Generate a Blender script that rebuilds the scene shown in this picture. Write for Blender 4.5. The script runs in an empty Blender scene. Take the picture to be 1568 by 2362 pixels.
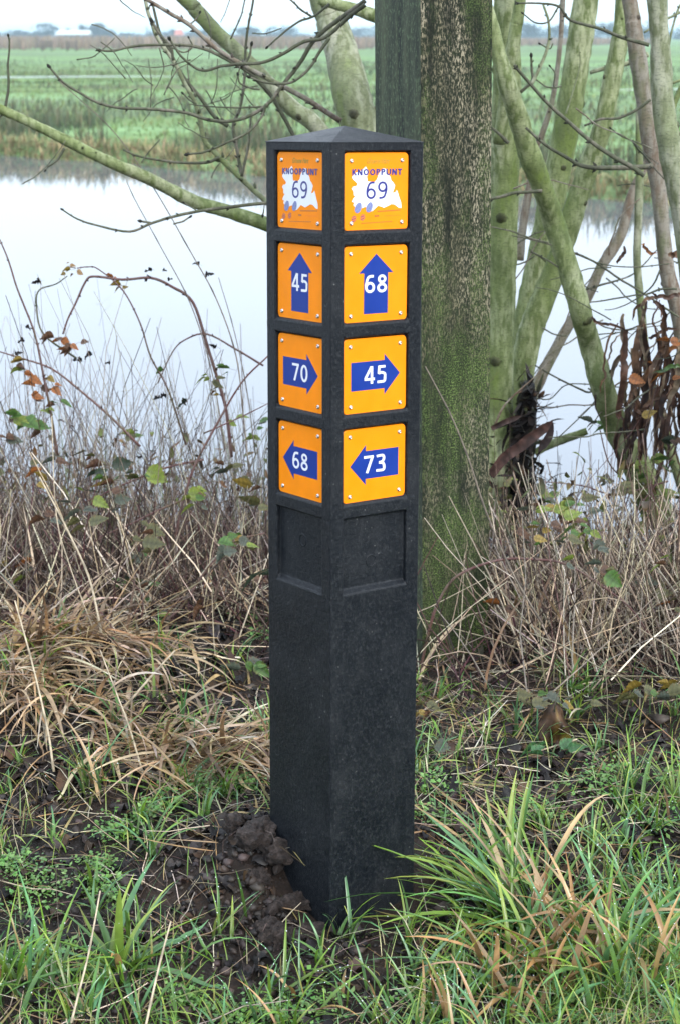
import bpy, math, random
import numpy as np
from mathutils import Vector, Matrix, Euler

random.seed(7)
rng = np.random.default_rng(7)
scene = bpy.context.scene
col_main = scene.collection

# ------------------------------------------------------------------ camera
CAMZ = 1.207
PITCH = math.radians(15.38)
FD = 3989.0                      # focal length in units of a 1568 x 2362 picture
cam_d = bpy.data.cameras.new('camera')
cam = bpy.data.objects.new('camera', cam_d)
col_main.objects.link(cam)
cam.location = (0, 0, CAMZ)
cam.rotation_euler = (math.pi/2 - PITCH, 0, 0)
cam_d.sensor_fit = 'VERTICAL'
cam_d.sensor_height = 36.0
cam_d.lens = 60.8
cam_d.clip_start = 0.05
cam_d.clip_end = 6000
cam_d.dof.use_dof = True
cam_d.dof.focus_distance = 2.6
cam_d.dof.aperture_fstop = 11.0
scene.camera = cam

# ------------------------------------------------------------------ world
SUN_EL, SUN_AZ = math.radians(36), math.radians(146)   # azimuth clockwise from +Y
world = bpy.data.worlds.new('World')
scene.world = world
world.use_nodes = True
nt = world.node_tree
nt.nodes.clear()
wo = nt.nodes.new('ShaderNodeOutputWorld')
bg = nt.nodes.new('ShaderNodeBackground')
sky = nt.nodes.new('ShaderNodeTexSky')
sky.sky_type = 'NISHITA'
sky.sun_disc = False
sky.sun_elevation = SUN_EL
sky.sun_rotation = SUN_AZ
sky.air_density = 1.0
sky.dust_density = 3.0
tc = nt.nodes.new('ShaderNodeTexCoord')
sep = nt.nodes.new('ShaderNodeSeparateXYZ')
ramp = nt.nodes.new('ShaderNodeValToRGB')
ramp.color_ramp.elements[0].position = 0.0
ramp.color_ramp.elements[0].color = (0.52, 0.61, 0.68, 1)
ramp.color_ramp.elements[1].position = 1.0
ramp.color_ramp.elements[1].color = (.84, 0.92, 1.06, 1)
e = ramp.color_ramp.elements.new(0.05); e.color = (0.66, 0.735, 0.79, 1)
e = ramp.color_ramp.elements.new(0.22); e.color = (0.74, 0.85, 1.0, 1)
noi = nt.nodes.new('ShaderNodeTexNoise')
noi.inputs['Scale'].default_value = 1.6
noi.inputs['Detail'].default_value = 4
mr = nt.nodes.new('ShaderNodeMapRange')
mr.inputs['To Min'].default_value = 11.0
mr.inputs['To Max'].default_value = 14.0
vm = nt.nodes.new('ShaderNodeVectorMath'); vm.operation = 'SCALE'
mx = nt.nodes.new('ShaderNodeMixRGB'); mx.inputs['Fac'].default_value = 0.93
nt.links.new(tc.outputs['Generated'], sep.inputs[0])
nt.links.new(sep.outputs['Z'], ramp.inputs['Fac'])
nt.links.new(tc.outputs['Generated'], noi.inputs['Vector'])
nt.links.new(noi.outputs['Fac'], mr.inputs['Value'])
nt.links.new(ramp.outputs['Color'], vm.inputs[0])
nt.links.new(mr.outputs['Result'], vm.inputs['Scale'])
nt.links.new(sky.outputs['Color'], mx.inputs['Color1'])
nt.links.new(vm.outputs['Vector'], mx.inputs['Color2'])
nt.links.new(mx.outputs['Color'], bg.inputs['Color'])
bg.inputs['Strength'].default_value = 0.10
nt.links.new(bg.outputs[0], wo.inputs['Surface'])

sun_d = bpy.data.lights.new('sun', 'SUN')
sun_d.energy = 1.7
sun_d.angle = math.radians(25)
sun_d.color = (1.0, 0.97, 0.92)
sun = bpy.data.objects.new('sun', sun_d)
col_main.objects.link(sun)
sd = Vector((math.sin(SUN_AZ)*math.cos(SUN_EL), math.cos(SUN_AZ)*math.cos(SUN_EL), math.sin(SUN_EL)))
sun.rotation_euler = sd.to_track_quat('Z', 'Y').to_euler()

scene.view_settings.view_transform = 'Standard'
scene.view_settings.look = 'None'
scene.view_settings.gamma = 1.0
scene.view_settings.use_curve_mapping = False
scene.view_settings.exposure = 0.95
scene.cycles.max_bounces = 8
scene.cycles.transparent_max_bounces = 8
scene.cycles.volume_bounces = 1

# ------------------------------------------------------------------ helpers
CP, SP = math.cos(PITCH), math.sin(PITCH)
def ray(px, py):
    a, b = (px-784)/FD, -(py-1181)/FD
    return Vector((a, CP + b*SP, -SP + b*CP))
def at(px, py, Y):
    d = ray(px, py)
    return Vector((0, 0, CAMZ)) + d*(Y/d.y)
def gp(px, py, h=0.0):
    """where the line of sight through that picture point meets height h"""
    d = ray(px, py)
    t = (h-CAMZ)/d.z
    return Vector((0, 0, CAMZ)) + d*t

def srgb(r, g, b):
    f = lambda c: ((c/255+0.055)/1.055)**2.4 if c > 10 else c/255/12.92
    return (f(r), f(g), f(b))

def hash2(ix, iy, seed):
    h = (ix.astype(np.int64)*374761393 + iy.astype(np.int64)*668265263 + seed*1442695041) & 0xffffffff
    h = ((h ^ (h >> 13))*1274126177) & 0xffffffff
    h = h ^ (h >> 16)
    return (h & 0xffff)/65535.0
def vnoise(x, y, seed=0):
    ix, iy = np.floor(x), np.floor(y)
    fx, fy = x-ix, y-iy
    fx = fx*fx*(3-2*fx); fy = fy*fy*(3-2*fy)
    a = hash2(ix, iy, seed); b = hash2(ix+1, iy, seed); c = hash2(ix, iy+1, seed); d = hash2(ix+1, iy+1, seed)
    return (a*(1-fx)+b*fx)*(1-fy) + (c*(1-fx)+d*fx)*fy
def fbm(x, y, seed=0, oct=4):
    x = np.asarray(x, float); y = np.asarray(y, float)
    s, a, t = 0, 1.0, 0
    for o in range(oct):
        s = s + a*vnoise(x*2**o, y*2**o, seed+o*17); t += a; a *= .5
    return s/t
def sstep(a, b, x):
    t = np.clip((x-a)/(b-a), 0, 1)
    return t*t*(3-2*t)

WATER_Z = -0.36
POST_XY = (0.01, 2.24)
def G(x, y):
    """height of the near ground"""
    x = np.asarray(x, float); y = np.asarray(y, float)
    z = (fbm(x*1.4, y*1.4, 3)-.5)*0.10
    z = z + (fbm(x*9, y*9, 11, 4)-.5)*0.045*sstep(1.3, 1.9, y)
    z = z + (fbm(x*45, y*45, 21, 2)-.5)*0.014*sstep(1.3, 1.9, y)
    near = np.exp(-((x-POST_XY[0])**2+(y-2.22)**2)/0.10)
    z = z*(1-.8*near)
    # spoil heaped on the left of the post
    z = z + 0.055*np.exp(-(((x+0.125)/0.065)**2+((y-2.31)/0.10)**2))
    z = z + 0.055*sstep(2.235, 2.35, y)*np.exp(-((x-.03)/.28)**2)*(1-sstep(2.55, 3.0, y))
    # straw mound on the left
    z = z + 0.09*np.exp(-(((x+0.48)/0.28)**2+((y-3.05)/0.28)**2))
    bank = sstep(3.35, 4.75, y)
    z = z - bank*0.42
    z = z - sstep(4.75, 7, y)*0.6
    return z
def Gs(x, y): return float(G(np.array([x]), np.array([y]))[0])

# ---- materials
def mat(name):
    m = bpy.data.materials.new(name)
    m.use_nodes = True
    return m, m.node_tree, m.node_tree.nodes['Principled BSDF']
def N(t, kind, **kw):
    n = t.nodes.new(kind)
    for k, v in kw.items():
        if k in n.inputs: n.inputs[k].default_value = v
        else: setattr(n, k, v)
    return n
def noise(t, scale, detail=4, rough=.5, vec=None, coord='Object', stretch=None):
    n = N(t, 'ShaderNodeTexNoise', Scale=scale, Detail=detail, Roughness=rough)
    c = t.nodes.new('ShaderNodeTexCoord')
    if stretch:
        mp = t.nodes.new('ShaderNodeMapping'); mp.inputs['Scale'].default_value = stretch
        t.links.new(c.outputs[coord], mp.inputs[0]); t.links.new(mp.outputs[0], n.inputs['Vector'])
    else:
        t.links.new(c.outputs[coord], n.inputs['Vector'])
    return n
def cramp(t, src, stops):
    r = t.nodes.new('ShaderNodeValToRGB')
    el = r.color_ramp.elements
    while len(el) < len(stops): el.new(.5)
    for e_, (p, c) in zip(el, stops):
        e_.position = p; e_.color = (*c, 1) if len(c) == 3 else c
    t.links.new(src, r.inputs['Fac'])
    return r
def mixc(t, fac, a, b, mode='MIX'):
    m = t.nodes.new('ShaderNodeMixRGB'); m.blend_type = mode
    for s, v in (('Fac', fac), ('Color1', a), ('Color2', b)):
        if isinstance(v, (int, float)): m.inputs[s].default_value = v
        elif isinstance(v, tuple): m.inputs[s].default_value = (*v, 1)
        else: t.links.new(v, m.inputs[s])
    return m.outputs['Color']
def bump(t, b, src, strength=.3, dist=.01):
    bn = N(t, 'ShaderNodeBump'); bn.inputs['Strength'].default_value = strength
    bn.inputs['Distance'].default_value = dist
    t.links.new(src, bn.inputs['Height']); t.links.new(bn.outputs[0], b.inputs['Normal'])
    return bn

def attr_mat(name, rough=.5, transl=.25, spec=.5, var=.35, scale=60, bumps=0):
    """colour comes from the piece's own 'col' attribute, with a little mottling"""
    m, t, b = mat(name)
    a = t.nodes.new('ShaderNodeAttribute'); a.attribute_name = 'col'
    n = noise(t, scale, 3)
    r = cramp(t, n.outputs['Fac'], [(.3, (1-var,)*3), (.7, (1+var*.6,)*3)])
    c = mixc(t, 1.0, a.outputs['Color'], r.outputs['Color'], 'MULTIPLY')
    t.links.new(c, b.inputs['Base Color'])
    b.inputs['Roughness'].default_value = rough
    b.inputs['Specular IOR Level'].default_value = spec
    if bumps: bump(t, b, n.outputs['Fac'], bumps, .002)
    if transl > 0:
        tr = t.nodes.new('ShaderNodeBsdfTranslucent')
        t.links.new(c, tr.inputs['Color'])
        ms = t.nodes.new('ShaderNodeMixShader'); ms.inputs[0].default_value = transl
        out = t.nodes['Material Output']
        t.links.new(b.outputs[0], ms.inputs[1]); t.links.new(tr.outputs[0], ms.inputs[2])
        t.links.new(ms.outputs[0], out.inputs['Surface'])
    return m
M_GRASS = attr_mat('living_grass', .28, .3, .6, .25, 40)
M_DRY = attr_mat('dry_grass', .55, .15, .4, .35, 50)
M_STALK = attr_mat('dry_stalk', .6, .0, .3, .4, 90)
M_LEAF = attr_mat('leaf', .42, .25, .5, .55, 70, .4)
M_LITTER = attr_mat('wet_leaf_litter', .5, .05, .3, .6, 60, .8)
M_FAR = attr_mat('far_growth', .8, .1, .2, .25, 3)

def bark(name, cols, spec_cols, scale=25, stretch=(1, 1, .35), rough=.75):
    m, t, b = mat(name)
    a = t.nodes.new('ShaderNodeAttribute'); a.attribute_name = 'col'
    n1 = noise(t, scale*.35, 5, .6, stretch=(1, 1, .5))
    n2 = noise(t, scale*3, 4, .6, stretch=stretch)
    n3 = noise(t, scale*5, 3, .7, stretch=(1, 1, 2.5))
    c1 = cramp(t, n1.outputs['Fac'], [(.38, cols[0]), (.5, cols[1]), (.62, cols[2])])
    s = cramp(t, n2.outputs['Fac'], [(.42, (0, 0, 0)), (.60, (1, 1, 1))])
    c = mixc(t, s.outputs['Color'], c1.outputs['Color'], spec_cols)
    d = cramp(t, n3.outputs['Fac'], [(.3, (.55, .55, .55)), (.5, (1, 1, 1))])
    c = mixc(t, 1.0, c, d.outputs['Color'], 'MULTIPLY')
    c = mixc(t, 1.0, c, a.outputs['Color'], 'MULTIPLY')
    t.links.new(c, b.inputs['Base Color'])
    b.inputs['Roughness'].default_value = rough
    b.inputs['Specular IOR Level'].default_value = .3
    bump(t, b, n2.outputs['Fac'], .9, .003)
    return m
M_BARK = bark('green_bark', [(.12, .165, .04), (.235, .275, .13), (.34, .37, .22)], (.12, .155, .055))
M_BARK_GREY = bark('grey_bark', [(.15, .19, .07), (.28, .30, .20), (.37, .37, .28)], (.15, .17, .09), 20)
M_BARK_BROWN = bark('brown_bark', [(.12, .08, .055), (.17, .135, .10), (.15, .16, .09)], (.24, .22, .18), 20)
M_TWIG = bark('twig_bark', [(.06, .062, .040), (.11, .11, .078), (.17, .155, .12)], (.075, .085, .05), 30)

# ---- mesh builders
def new_mesh(name, V, F, colr=None, smooth=False, mats=(), mi=None):
    V = np.asarray(V, dtype=np.float32); F = np.asarray(F, dtype=np.int32)
    me = bpy.data.meshes.new(name)
    me.vertices.add(len(V)); me.vertices.foreach_set('co', V.ravel())
    k = F.shape[1]
    me.loops.add(F.size); me.loops.foreach_set('vertex_index', F.ravel())
    me.polygons.add(len(F))
    me.polygons.foreach_set('loop_start', np.arange(0, F.size, k, dtype=np.int32))
    me.polygons.foreach_set('loop_total', np.full(len(F), k, dtype=np.int32))
    if smooth: me.polygons.foreach_set('use_smooth', np.ones(len(F), dtype=bool))
    if mi is not None: me.polygons.foreach_set('material_index', np.asarray(mi, dtype=np.int32))
    for m in mats: me.materials.append(m)
    if colr is not None:
        c = np.ones((len(V), 4), dtype=np.float32); c[:, :3] = colr
        at_ = me.color_attributes.new('col', 'FLOAT_COLOR', 'POINT')
        at_.data.foreach_set('color', c.ravel())
    me.update(calc_edges=True)
    return me
def link(name, me, parent=None, label=None, cat=None, group=None, kind=None, loc=None):
    o = bpy.data.objects.new(name, me)
    col_main.objects.link(o)
    if parent is not None: o.parent = parent
    if loc is not None: o.location = loc
    if label: o['label'] = label
    if cat: o['category'] = cat
    if group: o['group'] = group
    if kind: o['kind'] = kind
    return o
def empty(name, loc, label, cat, group=None):
    o = link(name, None, None, label, cat, group, None, loc)
    o.empty_display_size = .05
    return o
def child_mesh(name, V, F, parent, colr=None, smooth=False, mats=(), **kw):
    """V in world coordinates; stored relative to an unrotated parent"""
    V = np.asarray(V, float) - np.array(parent.location)
    return link(name, new_mesh(name, V, F, colr, smooth, mats), parent, **kw)

def ribbons(root, yaw, lean, curl, L, W, segs, c0, c1, across=2, power=1.3, twist=None, clamp=True, fold=.25, tipw=.08, side=None, zoff=.004):
    n = len(root)
    t = np.linspace(0, 1, segs+1)
    tm = (t[1:]+t[:-1])/2
    ang = lean[:, None] + curl[:, None]*tm[None]**power
    hd = np.stack([np.cos(yaw), np.sin(yaw)], 1)
    st = (L/segs)[:, None]
    hx = np.concatenate([np.zeros((n, 1)), np.cumsum(np.sin(ang)*st, 1)], 1)
    hz = np.concatenate([np.zeros((n, 1)), np.cumsum(np.cos(ang)*st, 1)], 1)
    P = np.zeros((n, segs+1, 3))
    P[..., 0] = root[:, None, 0] + hx*hd[:, None, 0]
    P[..., 1] = root[:, None, 1] + hx*hd[:, None, 1]
    P[..., 2] = root[:, None, 2] + hz
    if side is not None:                                # sideways drift of the blade
        P[..., 0] += -hd[:, None, 1]*(side[:, None]*t[None]**2*L[:, None])
        P[..., 1] += hd[:, None, 0]*(side[:, None]*t[None]**2*L[:, None])
    if clamp:
        g = G(P[..., 0], P[..., 1]) + zoff + rng.random((n, 1))*.02*t[None]
        P[..., 2] = np.maximum(P[..., 2], g)
        P[:, 0, 2] = root[:, 2]
    if twist is None: twist = rng.normal(0, .5, n)
    tw = twist[:, None]*t[None]
    wd = np.stack([-hd[:, 1], hd[:, 0]], 1)
    wx = wd[:, None, 0]*np.cos(tw); wy = wd[:, None, 1]*np.cos(tw); wz = np.sin(tw)
    prof = (np.minimum(1, .55+t*2.5)*np.clip(1-t**2.2, 0, 1)**.8*(1-tipw)+tipw*(1-t)) * 0.5
    prof = np.maximum(prof, .02)
    w = W[:, None]*prof[None]
    D = np.stack([wx*w, wy*w, wz*w], -1)
    if across == 2:
        V = np.stack([P-D, P+D], 2)
    else:
        up = np.zeros_like(P); up[..., 2] = fold*w
        V = np.stack([P-D+up, P-up*.4, P+D+up], 2)
    V = V.reshape(-1, 3)
    a = across
    base = (np.arange(n)*(segs+1)*a)[:, None, None]
    k = (np.arange(segs)*a)[None, :, None]
    j = np.arange(a-1)[None, None, :]
    v0 = base+k+j
    F = np.stack([v0, v0+1, v0+a+1, v0+a], -1).reshape(-1, 4)
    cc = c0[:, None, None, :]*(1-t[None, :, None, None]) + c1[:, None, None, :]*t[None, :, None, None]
    C = np.broadcast_to(cc, (n, segs+1, a, 3)).reshape(-1, 3)
    return V, F, C
def stalks(root, d, L, R, segs, c, bend=.1, kink=.0, sides=3, clamp=True):
    """thin tubes: d unit directions"""
    n = len(root)
    t = np.linspace(0, 1, segs+1)
    q = rng.normal(0, 1, (n, 3)); q -= (q*d).sum(1, keepdims=True)*d
    q /= np.linalg.norm(q, axis=1, keepdims=True)
    b = np.cross(d, q)
    bd = rng.normal(0, bend, n)
    P = root[:, None]+d[:, None]*(t[None, :, None]*L[:, None, None]) + q[:, None]*((bd*L)[:, None, None]*(t**2)[None, :, None])
    if kink:
        kk = rng.normal(0, kink, (n, segs+1, 3))*(L/segs)[:, None, None]; kk[:, 0] = 0
        P = P+kk
    if clamp:
        g = G(P[..., 0], P[..., 1])+.003
        P[..., 2] = np.maximum(P[..., 2], g)
        P[:, 0] = root
    r = R[:, None]*(1-.55*t[None])
    ang = np.arange(sides)*2*math.pi/sides
    off = q[:, None, None]*np.cos(ang)[None, None, :, None]+b[:, None, None]*np.sin(ang)[None, None, :, None]
    V = (P[:, :, None]+off*r[:, :, None, None]).reshape(-1, 3)
    base = (np.arange(n)*(segs+1)*sides)[:, None, None]
    k = (np.arange(segs)*sides)[None, :, None]
    j = np.arange(sides)[None, None, :]; j2 = (j+1) % sides
    F = np.stack([base+k+j, base+k+j2, base+k+sides+j2, base+k+sides+j], -1).reshape(-1, 4)
    C = np.broadcast_to(c[:, None, None], (n, segs+1, sides, 3)).reshape(-1, 3)
    return V, F, C
def joinVFC(parts):
    Vs, Fs, Cs, o = [], [], [], 0
    for V, F, C in parts:
        Vs.append(V); Fs.append(F+o); Cs.append(C); o += len(V)
    return np.concatenate(Vs), np.concatenate(Fs), np.concatenate(Cs)
def pick(cols, n, jit=.15):
    c = np.array(cols)[rng.integers(0, len(cols), n)]
    return c*(1+rng.normal(0, jit, (n, 1)))*(1+rng.normal(0, .05, (n, 3)))
def catmull(P, m=6):
    P = np.asarray(P, float)
    Q = np.vstack([2*P[0]-P[1], P, 2*P[-1]-P[-2]])
    out = []
    for i in range(1, len(Q)-2):
        for s in np.arange(m)/m:
            a, b, c, d = Q[i-1], Q[i], Q[i+1], Q[i+2]
            out.append(.5*((2*b)+(c-a)*s+(2*a-5*b+4*c-d)*s*s+(3*b-a-3*c+d)*s**3))
    out.append(P[-1])
    return np.array(out)
def tube(P, R, sides=8, colr=None, rough=.0, close=True, seed=0):
    """one tube along points P with radii R"""
    P = np.asarray(P, float); R = np.asarray(R, float)
    n = len(P)
    T = np.gradient(P, axis=0); T /= np.linalg.norm(T, axis=1, keepdims=True)+1e-9
    u = np.cross(T[0], [0.3, .9, .2]); u /= np.linalg.norm(u)
    V = []
    r2 = np.random.default_rng(seed+5)
    for i in range(n):
        u = u - T[i]*np.dot(u, T[i]); u /= np.linalg.norm(u)
        w = np.cross(T[i], u)
        for k in range(sides):
            a = 2*math.pi*k/sides
            rr = R[i]*(1+rough*r2.normal())
            V.append(P[i]+(u*math.cos(a)+w*math.sin(a))*rr)
    F = []
    for i in range(n-1):
        for k in range(sides):
            k2 = (k+1) % sides
            F.append((i*sides+k, i*sides+k2, (i+1)*sides+k2, (i+1)*sides+k))
    if close:
        V.append(P[0]); V.append(P[-1]); a, b = len(V)-2, len(V)-1
        for k in range(0, sides):
            k2 = (k+1) % sides
            F.append((a, k2, k, a) if False else (k2, k, a, a))
            F.append(((n-1)*sides+k, (n-1)*sides+k2, b, b))
    V = np.array(V)
    C = np.ones((len(V), 3)) if colr is None else np.repeat(colr, sides, 0)
    if colr is not None and close: C = np.vstack([C, colr[0], colr[-1]])
    return V, F, C
def clean_faces(F):
    """degenerate quads are written as triangles through from_pydata"""
    return [tuple(dict.fromkeys(f)) for f in F]
def py_mesh(name, V, F, colr=None, smooth=False, mats=()):
    me = bpy.data.meshes.new(name)
    me.from_pydata([tuple(map(float, v)) for v in V], [], [tuple(int(q) for q in f) for f in F])
    if smooth: me.polygons.foreach_set('use_smooth', np.ones(len(me.polygons), dtype=bool))
    for m in mats: me.materials.append(m)
    if colr is not None:
        c = np.ones((len(V), 4), dtype=np.float32); c[:, :3] = colr
        at_ = me.color_attributes.new('col', 'FLOAT_COLOR', 'POINT')
        at_.data.foreach_set('color', c.ravel())
    me.update()
    return me

# ================================================================== SETTING
# ---- near ground
def soil_material():
    m, t, b = mat('wet_soil')
    n1 = noise(t, 6, 6, .6); n2 = noise(t, 90, 6, .7); n3 = noise(t, 22, 4, .6)
    c = cramp(t, n1.outputs['Fac'], [(.3, (.008, .006, .005)), (.5, (.020, .014, .011)), (.7, (.045, .032, .024))])
    d = cramp(t, n2.outputs['Fac'], [(.3, (.45, .45, .45)), (.7, (1.5, 1.4, 1.3))])
    cc = mixc(t, 1.0, c.outputs['Color'], d.outputs['Color'], 'MULTIPLY')
    t.links.new(cc, b.inputs['Base Color'])
    r = cramp(t, n3.outputs['Fac'], [(.35, (.28,)*3), (.6, (.85,)*3)])
    t.links.new(r.outputs['Color'], b.inputs['Roughness'])
    b.inputs['Specular IOR Level'].default_value = .25
    ad = t.nodes.new('ShaderNodeMath'); ad.operation = 'ADD'
    t.links.new(n2.outputs['Fac'], ad.inputs[0]); t.links.new(n3.outputs['Fac'], ad.inputs[1])
    bump(t, b, ad.outputs[0], 1.0, .012)
    return m
M_SOIL = soil_material()
def graded(a, b, core0, core1, step, far=12):
    core = np.arange(core0, core1+1e-6, step)
    lo = core0-np.geomspace(step, core0-a, far)[::-1] if a < core0 else []
    hi = core1+np.geomspace(step, b-core1, far) if b > core1 else []
    return np.concatenate([lo, core, hi])
gx = graded(-80, 80, -1.7, 1.7, .013, 26)
gy = np.concatenate([-np.geomspace(.3, 60, 14)[::-1], np.linspace(0, 1.5, 12), np.arange(1.52, 5.2, .013), [5.5, 6, 7]])
X, Y = np.meshgrid(gx, gy)
Z = G(X, Y)
def grid_faces(nx, ny):
    i, j = np.meshgrid(np.arange(nx-1), np.arange(ny-1))
    a = (j*nx+i).ravel()
    return np.stack([a, a+1, a+nx+1, a+nx], 1)
me = new_mesh('ground', np.stack([X.ravel(), Y.ravel(), Z.ravel()], 1), grid_faces(len(gx), len(gy)), None, True, [M_SOIL])
link('ground', me, label='dark wet soil of the ditch bank around the post', kind='structure')

# ---- water
def water_material():
    m, t, b = mat('still_water')
    b.inputs['Base Color'].default_value = (.13, .145, .16, 1)
    b.inputs['Roughness'].default_value = .02
    b.inputs['IOR'].default_value = 1.40
    n = noise(t, 1.2, 3, .5, stretch=(1, .35, 1))
    bump(t, b, n.outputs['Fac'], .03, .03)
    return m
M_WATER = water_material()
wx = np.array([-1500, -200, -40, 0, 40, 200, 1500.]); wy = np.array([4.3, 8, 15, 30, 60])
WX, WY = np.meshgrid(wx, wy)
me = new_mesh('water', np.stack([WX.ravel(), WY.ravel(), np.full(WX.size, WATER_Z)], 1), grid_faces(len(wx), len(wy)), None, False, [M_WATER])
link('water', me, label='still pale water of the wide ditch behind the post', kind='structure')

# ---- far field
def bank(x): return np.clip(19.4-.98*np.asarray(x, float) + (fbm(np.asarray(x, float)*.7, np.zeros_like(np.asarray(x, float)), 5)-.5)*1.6, 9, 45)
def FZ(x, y):
    s = y-bank(x)
    z = -.62+.42*sstep(-.2, .5, s)+.10*sstep(.5, 4, s)
    z = z + (fbm(x*.5, y*.5, 31)-.5)*.12*sstep(.2, 2, s)
    # narrow wet ditch across the meadow
    return z
def field_material():
    m, t, b = mat('meadow')
    n1 = noise(t, .18, 5, .6, coord='Object', stretch=(.35, 1, 1)); n2 = noise(t, 2.5, 5, .65); n3 = noise(t, .05, 4, .6, stretch=(.25, 1, 1))
    c = cramp(t, n1.outputs['Fac'], [(.26, (.17, .15, .10)), (.36, (.10, .14, .07)), (.45, (.15, .235, .095)), (.58, (.19, .31, .15)), (.72, (.20, .25, .15))])
    d = cramp(t, n2.outputs['Fac'], [(.3, (.6, .65, .6)), (.7, (1.35, 1.3, 1.2))])
    cc = mixc(t, 1.0, c.outputs['Color'], d.outputs['Color'], 'MULTIPLY')
    f = cramp(t, n3.outputs['Fac'], [(.5, (0, 0, 0)), (.62, (.75, .75, .75))])
    cc = mixc(t, f.outputs['Color'], cc, (.12, .15, .10))
    t.links.new(cc, b.inputs['Base Color'])
    b.inputs['Roughness'].default_value = .9
    b.inputs['Specular IOR Level'].default_value = .1
    bump(t, b, n2.outputs['Fac'], .8, .1)
    return m
M_FIELD = field_material()
fx = np.concatenate([-np.geomspace(12, 2200, 22)[::-1], np.linspace(-11.5, 11.5, 93), np.geomspace(12, 2200, 22)])
fs = np.concatenate([np.linspace(-.3, 6, 50), np.geomspace(6.2, 4000, 60)])
FX, FS = np.meshgrid(fx, fs)
FY = bank(FX)+FS
me = new_mesh('field', np.stack([FX.ravel(), FY.ravel(), FZ(FX, FY).ravel()], 1), grid_faces(len(fx), len(fs)), None, True, [M_FIELD])
link('field', me, label='flat green polder meadow beyond the water', kind='structure')
# narrow ditch glinting in the meadow
for (xa, xb, yy, w) in ((-16, -4.2, 52, 1.0), (5.5, 20, 40, .7)):
    xs = np.linspace(xa, xb, 16)
    ya = yy+np.sin(xs*.8)*.6
    V = np.concatenate([np.stack([xs, ya, np.full(16, .06)], 1), np.stack([xs, ya+w*(1-np.abs(np.linspace(-1, 1, 16))**3), np.full(16, .062)], 1)])
    F = np.stack([np.arange(15), np.arange(1, 16), np.arange(17, 32), np.arange(16, 31)], 1)
    link('ditch_water', new_mesh('ditch_water', V, F, None, False, [M_WATER]), label='thin strip of ditch water in the meadow', kind='structure')

# ---- meadow growth beyond the water
def field_ribbons(n, xr, sr, L, W, c0s, c1s, mask=None, lean=.25, curl=.5, segs=2, power=None):
    x = rng.uniform(xr[0], xr[1], n); s = sr[0]+(sr[1]-sr[0])*rng.random(n)**(power or 1)
    y = bank(x)+s
    if mask is not None:
        k = mask(x, y, s); x, y, s = x[k], y[k], s[k]
    n = len(x)
    root = np.stack([x, y, FZ(x, y)-.02], 1)
    return ribbons(root, rng.uniform(0, 2*math.pi, n), np.abs(rng.normal(0, lean, n)), rng.uniform(0, curl, n),
                   rng.uniform(L[0], L[1], n), rng.uniform(W[0], W[1], n), segs, pick(c0s, n), pick(c1s, n), clamp=False)
RUSH0 = [(.055, .08, .05), (.065, .09, .055)]; RUSH1 = [(.10, .14, .08), (.14, .155, .09), (.22, .18, .11)]
TAN0 = [(.16, .13, .07), (.12, .12, .06)]; TAN1 = [(.55, .42, .24), (.42, .34, .18), (.26, .30, .14)]
parts = [field_ribbons(12000, (-8, 8), (-.1, .55), (.08, .26), (.01, .022), TAN0, TAN1, lean=.6, curl=1.2, segs=3)]
link('bank_grass', new_mesh('bank_grass', *joinVFC(parts)[:2], joinVFC(parts)[2], False, [M_FAR]), label='tan dead grass fringe along the far bank', kind='stuff')
parts = [field_ribbons(12000, (-9, 9), (.8, 3.6), (.18, .42), (.012, .026), RUSH0, RUSH1,
                       mask=lambda x, y, s: fbm(x*.9, y*.9, 71) > .50+.03*s, lean=.22, curl=.5),
         field_ribbons(30000, (-26, 26), (7, 75), (.10, .28), (.02, .05), RUSH0, RUSH1,
                       mask=lambda x, y, s: (fbm(x*.11, y*.22, 72, 3)*.6+fbm(x*.5, y*.8, 73, 3)*.4 > .52), lean=.3, curl=.5, power=1.3)]
VFC = joinVFC(parts)
link('rushes', new_mesh('rushes', VFC[0], VFC[1], VFC[2], False, [M_FAR]), label='blue green rushes in bands across the meadow', kind='stuff')
GR0 = [(.12, .19, .07), (.11, .17, .06)]; GR1 = [(.20, .29, .11), (.23, .28, .12), (.28, .29, .14)]
VFC = joinVFC([field_ribbons(45000, (-20, 20), (.5, 45), (.05, .13), (.02, .05), GR0, GR1, lean=.5, curl=.8, power=1.5)])
link('meadow_grass', new_mesh('meadow_grass', VFC[0], VFC[1], VFC[2], False, [M_FAR]), label='short bright green meadow grass beyond the water', kind='stuff')
# tall reed bed far away
n = 16000
x = rng.uniform(-110, 60, n); y = rng.uniform(170, 300, n)+np.maximum(0, x)*2.5
root = np.stack([x, y, np.zeros(n)-.05], 1)
V, F, C = ribbons(root, rng.uniform(0, 6.28, n), np.abs(rng.normal(0, .08, n)), rng.uniform(0, .2, n), rng.uniform(.9, 1.5, n)*(1-.25*sstep(-10, 30, x)),
                  rng.uniform(.15, .35, n), 2, pick([(.17, .13, .10), (.21, .16, .125)], n), pick([(.27, .205, .165), (.31, .24, .19)], n), clamp=False)
link('reed_bed', new_mesh('reed_bed', V, F, C, False, [M_FAR]), label='pale brown reed bed along the far edge of the meadow', kind='stuff')
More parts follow.
